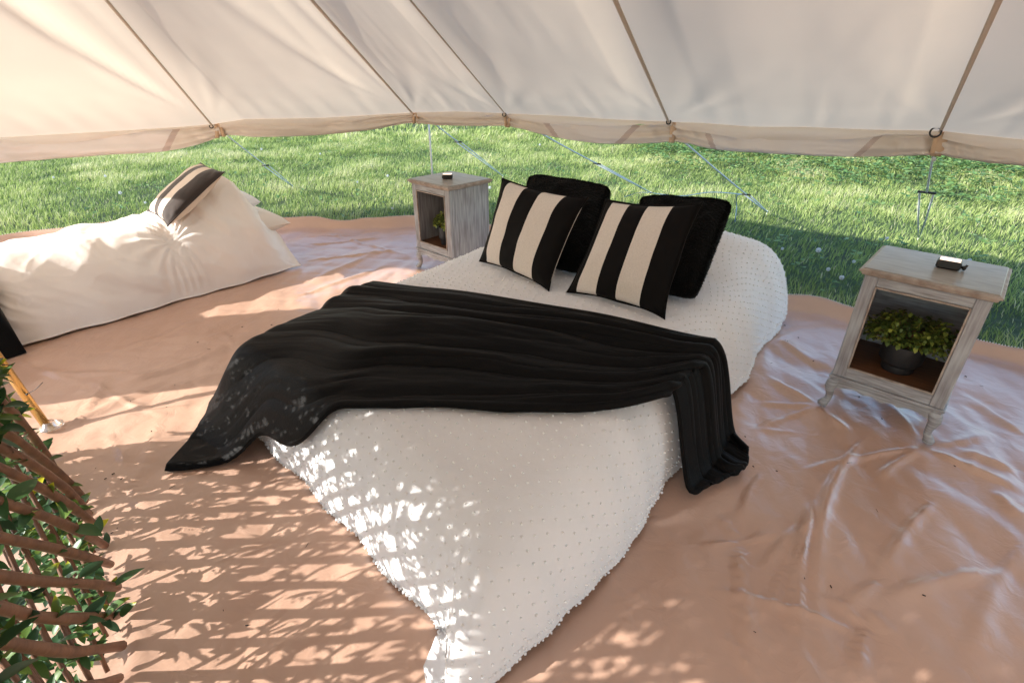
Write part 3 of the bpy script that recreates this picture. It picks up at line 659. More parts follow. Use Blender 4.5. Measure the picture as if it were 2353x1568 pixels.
# tufts along the hems stick out
for edge in (DUV[:, 0], DUV[0, :], DUV[2, :], DUV[:, 3], DUV[-2, :]):
    for a in arc_positions(edge, .016):
        q = np.array([np.interp(a*(len(edge)-1), np.arange(len(edge)), edge[:, c]) for c in range(3)]); r = random.uniform(.0035, .0055)
        TV.append(ico*r*rng.uniform(.7, 1.4, 3)+q+rng.normal(0, .0022, 3)+np.array([0, 0, .002])); TF.append(icf+k); k += 11
tag(obj('tuft', mesh('tuft', np.concatenate(TV), np.concatenate(TF), M_tuft), duvet, world=True), kind='stuff')
sl_ = [sample_grid(DUV, np.array([inv_]), np.array([.16+.05*math.sin(inv_*5)]))[0]+np.array([0, 0, .002]) for inv_ in np.linspace(.72, .93, 40)]
mb = MB(); mb.tube(sl_, .0022, 6); obj('seam', mb.mesh('seam', M_tuft), duvet, world=True)
# white under-cover peeping out at the trailing corner
pts = [P(1000, 1462, .10), P(985, 1500, .04), P(972, 1530, .01), P(985, 1600, .008), P(1040, 1600, .03), P(1020, 1500, .10)]
c = sum(pts)/6+np.array([0, 0, .02]); mb = MB(); mb.add(pts+[c], [(i, (i+1) % 6, 6) for i in range(6)])
obj('under_cover', mb.mesh('under_cover', M_pwhite), duvet, world=True)

# ------------------------------------------------------------------ black blanket over the bed
def stp(s, t): q = XY(np.array(s), np.array(t)); return np.array([q[0], q[1]])
p2 = lambda *a: P(*a)[:2]
far = [(0, stp(.90, 1.92)), (.06, stp(.93, 1.68)), (.12, p2(882, 640, .455)), (.28, p2(1050, 660, .46)), (.45, p2(1250, 690, .47)), (.57, p2(1400, 714, .47)), (.68, p2(1560, 752, .46)), (.77, p2(1640, 796, .40)), (.84, p2(1672, 862, .27)), (.92, p2(1694, 950, .12)), (1, p2(1708, 1036, .01))]
near = [(0, p2(383, 1083, 0)), (.07, p2(480, 1076, 0)), (.13, p2(592, 1062, 0)), (.17, p2(614, 1012, .13)), (.21, p2(645, 968, .29)), (.33, p2(800, 940, .36)), (.47, p2(1000, 930, .40)), (.6, p2(1200, 937, .42)), (.7, p2(1400, 938, .42)), (.78, p2(1525, 938, .36)), (.85, stp(.96, -.04)), (.92, stp(.95, -.13)), (.96, stp(.95, -.18)), (1, stp(1.04, -.20))]
nU, nV = 420, 260
UU, VV = np.meshgrid(np.linspace(0, 1, nU), np.linspace(0, 1, nV), indexing='ij')
fa = smooth_interp(UU, far); ne = smooth_interp(UU, near)
xy = fa*(1-VV[..., None])+ne*VV[..., None]
# at the right end the hem bows out between the corners
bow = .06*np.sin(VV*math.pi)*sstep(UU, .85, 1); xy = xy + bow[..., None]*np.array([.8, -.6])
bow = .10*np.sin(VV*math.pi)*sstep(.15-UU, 0, .15); xy = xy - bow[..., None]*np.array([.8, -.35])
s_, t_ = ST(xy)
d0 = s_-HEM_S0(t_); d2 = t_-HEM_T0(s_); d3 = 1.64-t_
ins = .13
q0 = np.clip(ins-d0, 0, 9); q2 = np.clip(.05-d2, 0, 9)*2.0; q3 = np.clip(ins-d3, 0, 9); dout = np.sqrt(q0**2+q2**2+q3**2)
z = bed_H(s_, t_)*(1-sstep(dout, 0, .30)) + .028
G = np.concatenate([xy, z[..., None]], -1); N = grid_normals(G); N[N[..., 2] < 0] *= -1
warp = .55*fbm(UU*2.2, VV*2.5, 3)+.16*fbm(UU*6, VV*5+7, 2)
ph = VV*5.6+2.6*warp+.9*(UU-.5)*VV
rg = np.abs(np.sin(ph*math.pi))                     # sharp valleys, round ridges
prof = rg**.85*(.75+.25*np.abs(np.sin(ph*math.pi*2.3+UU*5)))
amp = .036*(.12+1.35*vn(ph*.9+3, UU*3.2))*sstep(VV, .03, .14)*(1-.75*np.exp(-((VV-.97)/.05)**2)) * (.6+.4*sstep(UU, .1, .3))
amp = amp*(1-.1*sstep(UU, .76, .95))
D = amp*prof + .010*fbm(UU*8, VV*22, 3)*sstep(VV, 0, .1) - .012
left = sstep(.22-UU, 0, .2)
D = D + left*.018*np.sin(VV*12+UU*9)
G = G+N*D[..., None]
G[..., 2] += .01
zz0, _ = bed_z(s_, t_)
G[..., 2] = np.maximum(G[..., 2], .022+.0*zz0)
# rolled-under hems
for j, q in enumerate((.0, .35, .7, .9)):
    G[:, j, 2] -= .014*(1-q); G[:, -1-j, 2] -= .014*(1-q)
bl = empty('black_blanket', tuple(stp(.9, .8))+(0,)); tag(bl, 'black fleece blanket draped in folds across the double bed down to the floor', 'blanket')
me = mesh('fleece', G.reshape(-1, 3), grid_faces(nU, nV), M_blanket); o = obj('fleece', me, bl, world=True)
md = o.modifiers.new('thick', 'SOLIDIFY'); md.thickness = .009; md.offset = -1
# stitched hem round the edge
loop = np.concatenate([G[:, 0], G[-1, :], G[::-1, -1], G[0, ::-1]])[::4]
mb = MB(); mb.tube(list(loop)+[loop[0]], .0065, 7, cap=False); obj('hem', mb.mesh('hem', M_blanket), bl, world=True)

# ------------------------------------------------------------------ cushions
def cushion(root, corners, th, cuts, mats, seed, n=64, flange=.014, pinch=.07, slump=.0, names='fabric_panel', back=None, soft=.5, fur=False):
    BL, BR, TR, TL = [np.array(c, float) for c in corners]
    nrm = np.cross(BR-BL, TL-BL); nrm /= np.linalg.norm(nrm)
    def surf(u, v, side):
        x = 2*u-1; y = 2*v-1
        xx = x*(1-pinch*(1-y**2)*np.abs(x)**1.5); yy = y*(1-pinch*(1-x**2)*np.abs(y)**1.5)
        if fur: 
            k = (np.abs(x)**7*np.abs(y)**7); xx = xx*(1-.10*k); yy = yy*(1-.10*k)
        a = ((xx+1)/2)[..., None]; b_ = ((yy+1)/2)[..., None]
        p = (BL*(1-a)+BR*a)*(1-b_)+(TL*(1-a)+TR*a)*b_
        base = (np.clip(1-np.abs(x)**2.6, 0, 1)*np.clip(1-np.abs(y)**2.6, 0, 1))**soft
        h = th*base
        wv = .010*fbm(u*5+seed, v*5, 3)+.006*np.sin((x+y)*9+seed)*np.exp(-((np.abs(x)-.85)/.15)**2)*np.exp(-((np.abs(y)-.85)/.2)**2)
        if fur: wv = wv+.022*fbm(u*6+seed, v*6, 2)
        h = h + wv*np.minimum(1, base*3)
        p = p+nrm*(h*side)[..., None]
        p[..., 2] -= slump*np.exp(-((x)/.5)**2)*(v**3)
        return p
    y = np.linspace(0, 1, n); 
    def lin(a, b_):
        m = max(6, int((b_-a)*n)); return np.linspace(a, b_, m)
    for k in range(len(cuts)-1):
        for side in ((1,) if back is not None else (1, -1)):
            u = lin(cuts[k], cuts[k+1]); UU_, V_ = np.meshgrid(u, y, indexing='ij'); Gc = surf(UU_, V_, side)
            if side == 1: F = grid_faces(len(u), n); V0 = Gc.reshape(-1, 3)
            else:
                F = np.concatenate([F, grid_faces(len(u), n, flip=True)+len(V0)]); V0 = np.concatenate([V0, Gc.reshape(-1, 3)])
        obj(names, mesh(names, V0, F, mats[k]), root, world=True)
    if back is not None:
        u = np.linspace(0, 1, n); UU_, V_ = np.meshgrid(u, y, indexing='ij'); Gc = surf(UU_, V_, -1)
        obj('back_panel', mesh('back_panel', Gc.reshape(-1, 3), grid_faces(n, n, flip=True), back), root, world=True)
    return surf
def fur_hairs(root, surf, n, seed):
    g = np.random.default_rng(seed); u = g.random(n); v = g.random(n)
    k = g.random(n) < .35; side = g.integers(0, 2, n)
    u = np.where(k, np.where(side, g.random(n)*.05, 1-g.random(n)*.05), u); k2 = (g.random(n) < .25); v = np.where(k2, 1-g.random(n)*.06, v)
    sg = np.where(g.random(n) < .8, 1., -1.); p = surf(u, v, sg); e = 1e-3
    c = surf(np.array([.5]), np.array([.5]), 0.)[0]; nn = np.cross(surf(np.array([1.]), np.array([0.]), 0.)[0]-c, surf(np.array([1.]), np.array([1.]), 0.)[0]-c); nn /= np.linalg.norm(nn)
    rad_ = p-c; rad_ /= np.linalg.norm(rad_, axis=1, keepdims=True)
    edge = np.maximum(np.abs(2*u-1), np.abs(2*v-1))[:, None]**4
    d = nn*sg[:, None]*(1-edge*.6)+rad_*(.3+edge)+g.normal(0, .35, (n, 3))+np.stack([fbm(u*6, v*6, 2), fbm(u*6+9, v*6, 2), 0*u], -1)*2; d /= np.linalg.norm(d, axis=1, keepdims=True)
    s_ = np.cross(d, g.normal(size=(n, 3))); s_ /= np.linalg.norm(s_, axis=1, keepdims=True); L = g.uniform(.004, .008, n)[:, None]
    V = np.stack([p-s_*.0012, p+s_*.0012, p+d*L], 1).reshape(-1, 3); b0 = np.arange(n)*3
    tag(obj('fur', mesh('fur', V, np.stack([b0, b0+1, b0+2], -1), M_fur, False), root, world=True), kind='stuff')
def flange_strip(root, surf, wd, m, name='flange', n=40):
    """flat sewn border that stands out beyond the seam"""
    t = np.linspace(0, 1, n); e = [np.stack([t, 0*t], -1), np.stack([0*t+1, t], -1), np.stack([1-t, 0*t+1], -1), np.stack([0*t, 1-t], -1)]
    uv = np.concatenate(e); c = surf(np.array([.5]), np.array([.5]), 0.)[0]
    p = surf(uv[:, 0], uv[:, 1], 1.); out = p-c; out /= np.linalg.norm(out, axis=1, keepdims=True)
    k = 1+1.2*(np.abs(uv[:, 0]-.5)*2)**6*(np.abs(uv[:, 1]-.5)*2)**6
    q = p+out*(wd*k*(1+.25*np.sin(np.arange(len(p))*.35)))[:, None]
    nn = np.cross(surf(np.array([1.]), np.array([0.]), 0.)[0]-c, surf(np.array([1.]), np.array([1.]), 0.)[0]-c); nn /= np.linalg.norm(nn)
    G = np.stack([p+nn*.004, q+nn*.003, q-nn*.003, p-nn*.004], 1); 
    obj(name, mesh(name, G.reshape(-1, 3), grid_faces(len(p), 4, True), m), root, world=True)
def edge_tube(root, surf, side, r, m, name='piping', off=0.):
    t = np.linspace(0, 1, 40); uv = {'R': np.stack([0*t+1, t], -1), 'B': np.stack([t, 0*t], -1), 'T': np.stack([t, 0*t+1], -1), 'L': np.stack([0*t, t], -1)}[side]
    p = surf(uv[:, 0], uv[:, 1], 0.); c = surf(np.array([.5]), np.array([.5]), 0.)[0]; o_ = p-c; o_ /= np.linalg.norm(o_, axis=1, keepdims=True)
    mb = MB(); mb.tube(list(p+o_*off), r, 6); obj(name, mb.mesh(name, m), root, world=True)
GC = 'striped cushions on the double bed'
# fur cushions first (behind)
def place(px, py, Y): return PY(px, py, Y)
f1 = [P(1178, 612, .47)+np.array([.03, .10, 0]), P(1345, 648, .47)+np.array([.03, .08, 0]), PY(1410, 430, 2.93), PY(1212, 400, 3.15)]
r = empty('fur_cushion', tuple(f1[0])); tag(r, 'black faux fur cushion behind the left striped cushion', 'cushion', 'black fur cushions on the double bed')
sf = cushion(r, f1, .085, [0, 1], [M_fur], 5, n=110, pinch=.02, names='fur_cover', soft=.42, fur=True); fur_hairs(r, sf, 20000, 1)
f2 = [P(1440, 665, .47)+np.array([.03, .05, 0]), P(1600, 690, .47), PY(1690, 462, 2.52), PY(1468, 450, 2.75)]
r = empty('fur_cushion', tuple(f2[0])); tag(r, 'black faux fur cushion behind the right striped cushion, its side showing', 'cushion', 'black fur cushions on the double bed')
sf = cushion(r, f2, .085, [0, 1], [M_fur], 9, n=110, pinch=.02, names='fur_cover', soft=.42, fur=True); fur_hairs(r, sf, 20000, 1)
c1 = [P(1104, 598, .455), P(1258, 662, .455), PY(1345, 456, 2.46), PY(1155, 412, 2.80)]
r = empty('striped_cushion', tuple(c1[0])); tag(r, 'black and cream striped cushion nearest the small cabinet, on the double bed', 'cushion', GC)
sf = cushion(r, c1, .062, [0, .11, .34, .55, .80, 1], [M_velvet, M_natural, M_velvet, M_natural, M_velvet], 1)
flange_strip(r, sf, .007, M_velvet); edge_tube(r, sf, 'R', .0014, M_pipe, off=.009)
c2 = [P(1306, 668, .455), P(1522, 724, .455), PY(1606, 470, 2.13), PY(1393, 462, 2.42)]
r = empty('striped_cushion', tuple(c2[0])); tag(r, 'black and cream striped cushion at the front, right of its twin', 'cushion', GC)
sf = cushion(r, c2, .066, [0, .09, .31, .52, .77, 1], [M_velvet, M_natural, M_velvet, M_natural, M_velvet], 3)
flange_strip(r, sf, .008, M_velvet)

# ------------------------------------------------------------------ single bed at the left
B0 = P(38, 800)[:2]; dA = P(690, 612)[:2]-B0; L1 = np.linalg.norm(dA); A3 = dA/L1; W3 = np.array([-A3[1], A3[0]])
nS, nT = 240, 160
CU, CV = np.meshgrid((conc(nS)+1)/2, (conc(nT)+1)/2, indexing='ij')
sb = -.03+CU*(L1+.03); tb = -.02+CV*.84
Hs = interp(sb, [(-.1, .42), (.5, .45), (.95, .45), (1.1, .50), (1.3, .64), (1.45, .67), (1.6, .60), (1.8, .50)])
gg = lambda d, W, p=2.2: (1-np.clip(1-d/W, 0, 1)**p)**(1/p)
cs = sstep(sb, .95, 1.35)
zb = Hs*gg(tb+.02, .30+.08*cs)*gg(.82-tb, .26)*gg(sb+.03, .16)
endh = sstep(sb, L1-.28, L1)                         # open end falls obliquely to the near corner
zb = zb*(1-endh*(1-np.clip(tb/.62, 0, 1)**.6))
tb2 = tb + (.014*np.sin(sb*9)+.008*np.sin(sb*23+1))*(1-CV)**4
sb2 = sb - endh*.16*np.clip(tb/.8, 0, 1)
# gathered dimple where the cushion's corner presses in
pc = P(386, 522, .46)[:2]; rr = pc-B0; sc, tc_ = rr@A3, rr@W3
dx = sb-sc; dy = tb-tc_; rad = np.hypot(dx, dy)+1e-4; an = np.arctan2(dy, dx)
zb = zb - .03*np.exp(-(rad/.10)**2)
D = .007*np.sin(an*19+2*fbm(an*2, rad*5, 2))*np.exp(-((rad-.13)/.12)**2)
D = D + .016*fbm(sb*3, tb*3, 3)
len_ = zb*1.4-tb*.4; D = D + .034*fbm((sb*1.0+len_*.9)*5.5+1.2*fbm(sb*3, len_*3, 2), (sb*.5-len_)*1.6+4, 3)*sstep(zb, .02, .12)
dg = (sb*.75+ (zb)*.9 - tb*.6)
D = D + .022*(ridged(dg*4+1.5*fbm(sb*2,tb*2+zb*2,2), sb*1.6-zb*2.5, 3)-.45)*sstep(zb, .02, .15)
D = D + .008*np.sin(16*(sb*.8+zb*1.1)+3*fbm(sb*2, zb*4, 2))*np.exp(-((sb-1.05)/.22)**2)*sstep(.2-tb, 0, .15)*sstep(zb, .03, .2)
xy = B0+sb2[..., None]*A3+tb2[..., None]*W3
G = np.concatenate([xy, (zb+.012)[..., None]], -1); N = grid_normals(G); N[N[..., 2] < 0] *= -1
G = G+N*D[..., None]*sstep(zb, 0, .08)[..., None]; G[..., 2] = np.maximum(G[..., 2], .008)
sd_ = empty('single_duvet', tuple(B0+A3*.9+W3*.4)+(0,)); tag(sd_, 'plain cream duvet heaped over the single bed at the left', 'duvet')
obj('cover', mesh('cover', G.reshape(-1, 3), grid_faces(nS, nT), M_linen2), sd_, world=True)
mb = MB(); mb.tube(list(G[3:, 0][::2]+np.array([0, 0, .004])), .006, 6); obj('hem', mb.mesh('hem', M_linen2), sd_, world=True)
# pillows under it, showing at the head end
def pill(cor, th, label, m, seed, name='pillow'):
    r = empty(name, tuple(np.mean(cor, axis=0))); tag(r, label, 'pillow', 'pillows at the head of the single bed')
    sf = cushion(r, cor, th, [0, 1], [m], seed, n=44, pinch=.05, names='pillowcase'); return r, sf
q = lambda s, t, z: np.array([*(B0+A3*s+W3*t), z])
pill([q(1.25, .12, .10), q(1.74, .14, .10), q(1.74, .80, .12), q(1.25, .78, .12)], .10, 'white pillow lowest in the stack, partly under the cream duvet', M_pwhite, 3)
pill([q(1.25, .18, .30), q(1.80, .16, .30), q(1.83, .78, .31), q(1.25, .80, .31)], .095, 'cream pillow whose pointed corner juts out beyond the duvet', M_pillow, 6)
pill([q(1.20, .22, .48), q(1.66, .28, .47), q(1.66, .84, .49), q(1.20, .84, .50)], .09, 'bluish white pillow topmost in the stack at the bed head', M_pwhite, 8)
c3 = [P(342, 488, .485), P(388, 522, .475), P(514, 402, .735), P(462, 380, .735)]
r = empty('striped_cushion', tuple(c3[1])); tag(r, 'charcoal and cream striped cushion with a white back, lying on the single bed', 'cushion')
sf = cushion(r, [c + np.array([0, 0, .015]) for c in c3], .07, [0, .10, .33, .52, .74, 1], [M_velvet2, M_nat2, M_velvet2, M_nat2, M_velvet2], 4, back=M_nat2, pinch=.05)
flange_strip(r, sf, .006, M_velvet2)
# black throw at the foot of the single bed, mostly out of frame
e0 = B0-A3*.02
nu_, nv_ = 60, 60
UU_, V_ = np.meshgrid(np.linspace(0, 1, nu_), np.linspace(0, 1, nv_), indexing='ij')
sbx = -.42+UU_*.445; tbx = -.13+V_*.9
zb_ = .48*gg(tbx+.13, .28)*gg(.77-tbx, .2)*gg(sbx+.42, .12)*gg(.025-sbx, .07)
xy = B0+sbx[..., None]*A3+tbx[..., None]*W3
Gk = np.concatenate([xy, (zb_+.01+.02*fbm(sbx*6, tbx*6, 3)*sstep(zb_, 0, .1))[..., None]], -1)
tag(obj('black_throw', mesh('black_throw', Gk.reshape(-1, 3), grid_faces(nu_, nv_), M_blanket)), 'black fleece throw over the foot of the single bed at the left edge', 'throw')

# ------------------------------------------------------------------ cabinets
CW, CD, CH = .405, .375, .66
def cabinet_meshes():
    R = {}
    zb, zt = .165, CH-.026
    mb = MB(); mb.box(.0, .048, 0, .022, zb, zt, .003); R['stile'] = mb.mesh('stile', M_woodv, False)
    mb = MB(); mb.box(.048, CW-.048, .001, .021, zb, zb+.050, .003); R['bottom_rail'] = mb.mesh('bottom_rail', M_wood, False)
    mb = MB(); mb.box(.048, CW-.048, .001, .021, zt-.040, zt, .003); R['top_rail'] = mb.mesh('top_rail', M_wood, False)
    mb = MB(); x0, x1, z0, z1 = .048, CW-.048, zb+.05, zt-.04; w_ = .007   # bead round the opening
    mb.box(x0, x0+w_, -.004, .006, z0, z1, .0015); mb.box(x1-w_, x1, -.004, .006, z0, z1, .0015); mb.box(x0+w_, x1-w_, -.004, .006, z0, z0+w_, .0015); mb.box(x0+w_, x1-w_, -.004, .006, z1-w_, z1, .0015)
    R['bead'] = mb.mesh('bead', M_edge, False)
    mb = MB(); mb.box(.002, .018, .022, CD, zb, zt, .002); R['side_panel'] = mb.mesh('side_panel', M_woodv, False)
    mb = MB(); mb.box(.018, CW-.018, CD-.012, CD-.001, zb, zt); R['back_panel'] = mb.mesh('back_panel', M_wood, False)
    mb = MB(); mb.box(.018, CW-.018, .022, CD-.012, zb+.030, zb+.045); R['shelf'] = mb.mesh('shelf', M_bare, False)
    mb = MB(); mb.box(-.008, CW+.008, -.008, CD+.004, zb-.014, zb-.001, .004); R['base_moulding'] = mb.mesh('base_moulding', M_wood, False)
    # scalloped apron
    n = 60; V = []; F = []
    for i in range(n+1):
        x = .03+(CW-.06)*i/n; f = i/n*2-1
        d = .018+.016*math.exp(-(f/.16)**2)+.010*math.exp(-((abs(f)-.38)/.12)**2)+.020*max(0, (abs(f)-.62)/.38)**1.5
        for y in (.002, .018):
            V += [(x, y, zb-.014), (x, y, zb-.014-d-.012)]
    for i in range(n):
        a = i*4; F += [(a, a+1, a+5, a+4), (a+2, a+6, a+7, a+3), (a+1, a+3, a+7, a+5)]
    R['apron'] = mesh('apron', np.array(V), F, M_wood, False)
    V2 = [(v[1], v[0]*(CD-.06)/(CW-.06)+.0, v[2]) for v in V]; R['side_apron'] = mesh('side_apron', np.array(V2), F, M_wood, False)
    # moulded top: slab, worn ogee edge
    prof = [(0, CH-.026), (.008, CH-.024), (.012, CH-.018), (.013, CH-.012), (.020, CH-.010), (.022, CH-.004), (.018, CH-.0005), (.010, CH+.002)]
    V = []; F = []
    for (o_, z) in prof:
        V += [(-o_, -o_, z), (CW+o_, -o_, z), (CW+o_, CD+o_, z), (-o_, CD+o_, z)]
    for k in range(len(prof)-1):
        for j in range(4): F.append((k*4+j, k*4+(j+1) % 4, (k+1)*4+(j+1) % 4, (k+1)*4+j))
    F.append((3, 2, 1, 0)); R['top_edge'] = mesh('top_edge', np.array(V), F, M_edge, False)
    mb = MB(); mb.box(-.010, CW+.010, -.010, CD+.010, CH-.003, CH+.006, .003); R['top'] = mb.mesh('top', M_top, False)
    # cabriole leg (front-left), knee outwards
    pts = []; rad = []
    for z, o_, r_ in ((.150, .016, .024), (.135, .008, .026), (.118, .000, .025), (.100, -.004, .022), (.078, .000, .0175), (.055, .003, .0145), (.036, .002, .0140), (.022, -.006, .018), (.010, -.011, .022), (.002, -.012, .018)):
        pts.append((o_+.012, o_+.012, z)); rad.append(r_)
    mb = MB(); mb.tube(pts, rad, 14); mb.add([(.0, .0, .152), (.045, .0, .152), (.045, .02, .152), (.02, .045, .152), (0, .045, .152), (.0, .0, .118), (.036, .002, .128), (.02, .02, .122), (.002, .036, .128)],
        [(0, 1, 2, 3, 4), (0, 5, 6, 1), (1, 6, 7, 2), (2, 7, 3), (3, 7, 8, 4), (4, 8, 5, 0), (5, 8, 7, 6)])
    R['leg'] = mb.mesh('leg', M_wood, autos=50)
    return R
CM = cabinet_meshes()
def cabinet(loc, rz, label):
    r = empty('cabinet', loc, rz); tag(r, label, 'cabinet', 'limewashed bedside cabinets')
    for k in ('bottom_rail', 'top_rail', 'bead', 'back_panel', 'shelf', 'base_moulding', 'apron', 'top_edge', 'top'): obj(k, CM[k], r)
    obj('stile', CM['stile'], r); s = obj('stile', CM['stile'], r); s.location = (CW-.048, 0, 0)
    obj('side_panel', CM['side_panel'], r); s = obj('side_panel', CM['side_panel'], r); s.location = (CW-.020, 0, 0)
    s = obj('side_apron', CM['side_apron'], r); s.location = (0, .01, 0); s = obj('side_apron', CM['side_apron'], r); s.location = (CW-.02, .01, 0)
    for (x, y, a) in ((0, 0, 0), (CW, 0, math.pi/2), (CW, CD, math.pi), (0, CD, -math.pi/2)):
        l = obj('leg', CM['leg'], r); l.location = (x, y, 0); l.rotation_euler = (0, 0, a)
    return r
FL = P(1886, 934); FR = P(2127, 1022); dxy = (FR-FL)[:2]; rz1 = math.atan2(dxy[1], dxy[0]); mid = (FL+FR)/2
o1 = mid[:2]-np.array([math.cos(rz1), math.sin(rz1)])*(CW/2)
cab1 = cabinet((o1[0], o1[1], .012), rz1, 'grey limewashed cabinet standing alone at the right, open front framing a bushy plant')
F2 = P(962, 617); rz2 = math.radians(-43)
cab2 = cabinet((F2[0]+.0, F2[1]+.0, .010), rz2, 'grey limewashed cabinet between the two beds, its right side showing')
def loc(cab, x, y, z):
    return Matrix.Translation(cab.location) @ Matrix.Rotation(cab.rotation_euler.z, 4, 'Z') @ Vector((x, y, z))
# LED lanterns
mb = MB(); mb.box(-.040, .040, -.027, .027, 0, .034, .007); me_body = mb.mesh('lantern_body', M_blk, autos=30)
mb = MB(); mb.box(-.033, .033, -.021, .021, .0335, .0365, .001); me_led = mb.mesh('light_panel', M_led, False)
mb = MB(); mb.tube([(.038, 0, .012), (.050, 0, .012)], .006, 8); mb.tube([(.050, -.010, .012), (.050, .010, .012)], .007, 8); mb.tube([(.050, 0, .002), (.056, 0, .024)], .0045, 8); me_clip = mb.mesh('clip', M_blk)
def lantern(cab, x, y, a, label, clip=True, sc=1):
    r = empty('lantern', loc(cab, x, y, CH+.0062), cab.rotation_euler.z+a); r.scale = (sc, sc, sc); tag(r, label, 'lantern', 'small LED lanterns on the cabinets')
    obj('body', me_body, r); obj('light_panel', me_led, r)
    if clip: obj('clip', me_clip, r)
lantern(cab1, .235, .205, .05, 'small black lantern with a warm lit panel and side clip, on the right hand cabinet')
lantern(cab2, .20, .17, .75, 'small black lantern with a white lit panel, on the cabinet between the beds', False, .92)

# plants ---------------------------------------------------------------
def leaf_mesh(name, L, W, m, rnd, curl=.2, fold=.25, tipv=None, n=6):
    V = []; F = []; R = []
    for i in range(n+1):
        f = i/n; w_ = W*math.sin(math.pi*min(1, f**.8*1.0))**.8*(1 if f < 1 else 0); x = L*f; z = -curl*L*f*f
        V += [(x, -w_, z+fold*w_), (x, 0, z), (x, w_, z+fold*w_)]
        rv = rnd if tipv is None else (rnd*(1-sstep(f, .7, .92))+tipv*sstep(f, .7, .92)); R += [rv]*3
    for i in range(n): a = i*3; F += [(a, a+1, a+4, a+3), (a+1, a+2, a+5, a+4)]
    me = mesh(name, np.array(V), F, m); setrnd(me, R); return me
def bushy(cab, x, y, label, R_, nl, hz, seed, potr):
    g = np.random.default_rng(seed)
    zs = .165+.045
    base = loc(cab, x, y, zs+.0005)
    r = empty('potted_plant', base, cab.rotation_euler.z); tag(r, label, 'plant', 'potted plants in the cabinets')
    p = potr; prof = [(0, 0), (p*.72, 0), (p*.76, .006), (p*.76, .030), (p*.86, .038), (p*1.0, .052), (p*1.0, .128), (p*.97, .130), (p*.93, .128), (p*.93, .11), (0, .105)]
    mb = MB(); mb.lathe(prof, 40); obj('pot', mb.mesh('pot', M_pot, autos=40), r)
    mb = MB(); mb.lathe([(0, .112), (p*.6, .113), (p*.92, .110)], 20); obj('moss', mb.mesh('moss', M_soil), r)
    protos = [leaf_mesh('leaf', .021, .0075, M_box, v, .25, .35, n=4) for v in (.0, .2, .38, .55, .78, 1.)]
    sub = [p_.copy() for p_ in protos]
    cen = Vector((0, 0, .125+hz*.35))
    stems = MB(); V = []; F = []; RN = []; cnt = 0; k = 0; items = []
    for i in range(nl//9):
        # one sprig
        th = g.uniform(0, 2*math.pi); ph = math.acos(g.uniform(-.25, 1)); rr_ = g.uniform(.72, 1.0)
        d = Vector((math.sin(ph)*math.cos(th), math.sin(ph)*math.sin(th), math.cos(ph)*.62))
        tip = cen+Vector((d.x*R_*rr_, d.y*R_*.80*rr_, d.z*hz*1.5*rr_)); 
        if tip.z < .125: tip.z -= .02*g.uniform(0, 2)
        root_ = Vector((d.x*p*.4, d.y*p*.4, .11)); mid_ = root_.lerp(tip, .55)+Vector((0, 0, .02))
        stems.tube([root_, mid_, tip], [.0012, .001, .0006], 4, False)
        lit = g.random()  # random leaf tone shared by the whole sprig
        for j in range(9):
            f = .55+.45*j/8; pos = mid_.lerp(tip, (f-.55)/.45) + Vector(g.normal(0, .004, 3))
            az = j*2.4+th; dr = (tip-mid_).normalized()*.3+Vector((math.cos(az), math.sin(az), 0))*.7+Vector(g.normal(0, .5, 3))
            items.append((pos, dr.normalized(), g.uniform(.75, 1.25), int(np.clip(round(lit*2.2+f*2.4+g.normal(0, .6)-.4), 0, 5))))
    obj('stem', stems.mesh('stem', M_branch), r)
    # nearest 300 leaves are parts, the rest joined
    inv = Matrix.Rotation(-cab.rotation_euler.z, 4, 'Z') @ Matrix.Translation(-base)
    camL = inv @ Vector((0, 0, H0))
    items.sort(key=lambda q_: (q_[0]-camL).length)
    bigV = []; bigF = []; bigR = []; off = 0
    pv = [np.array([v.co[:] for v in m_.vertices]) for m_ in protos]; pf = [[tuple(p_.vertices) for p_ in m_.polygons] for m_ in protos]
    rv = (.0, .2, .38, .55, .78, 1.)
    for idx, (pos, dr, sc, c) in enumerate(items):
        qn = dr.to_track_quat('X', 'Z')
        if idx < 290:
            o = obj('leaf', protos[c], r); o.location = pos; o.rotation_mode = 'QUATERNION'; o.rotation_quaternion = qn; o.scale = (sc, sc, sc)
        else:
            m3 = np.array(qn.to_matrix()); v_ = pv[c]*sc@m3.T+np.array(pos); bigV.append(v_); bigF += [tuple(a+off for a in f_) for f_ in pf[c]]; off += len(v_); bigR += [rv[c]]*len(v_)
    me = mesh('foliage', np.concatenate(bigV), bigF, M_box); setrnd(me, bigR); tag(obj('foliage', me, r), kind='stuff')
bushy(cab1, .205, .15, 'bushy yellow green artificial plant in a wide black pot inside the right cabinet', .180, 2000, .105, 4, .080)
bushy(cab2, .215, .105, 'small bushy green plant in a black pot inside the cabinet between the beds', .092, 800, .085, 5, .047)

# ------------------------------------------------------------------ brass pole and willow trellis, lower left
foot = P(112, 985); topd = np.array([-.16, .02, 1.]) ; topd /= np.linalg.norm(topd)
pole = empty('brass_pole', tuple(foot)); tag(pole, 'leaning brass coloured pole standing in a clear foot at the left edge', 'pole')
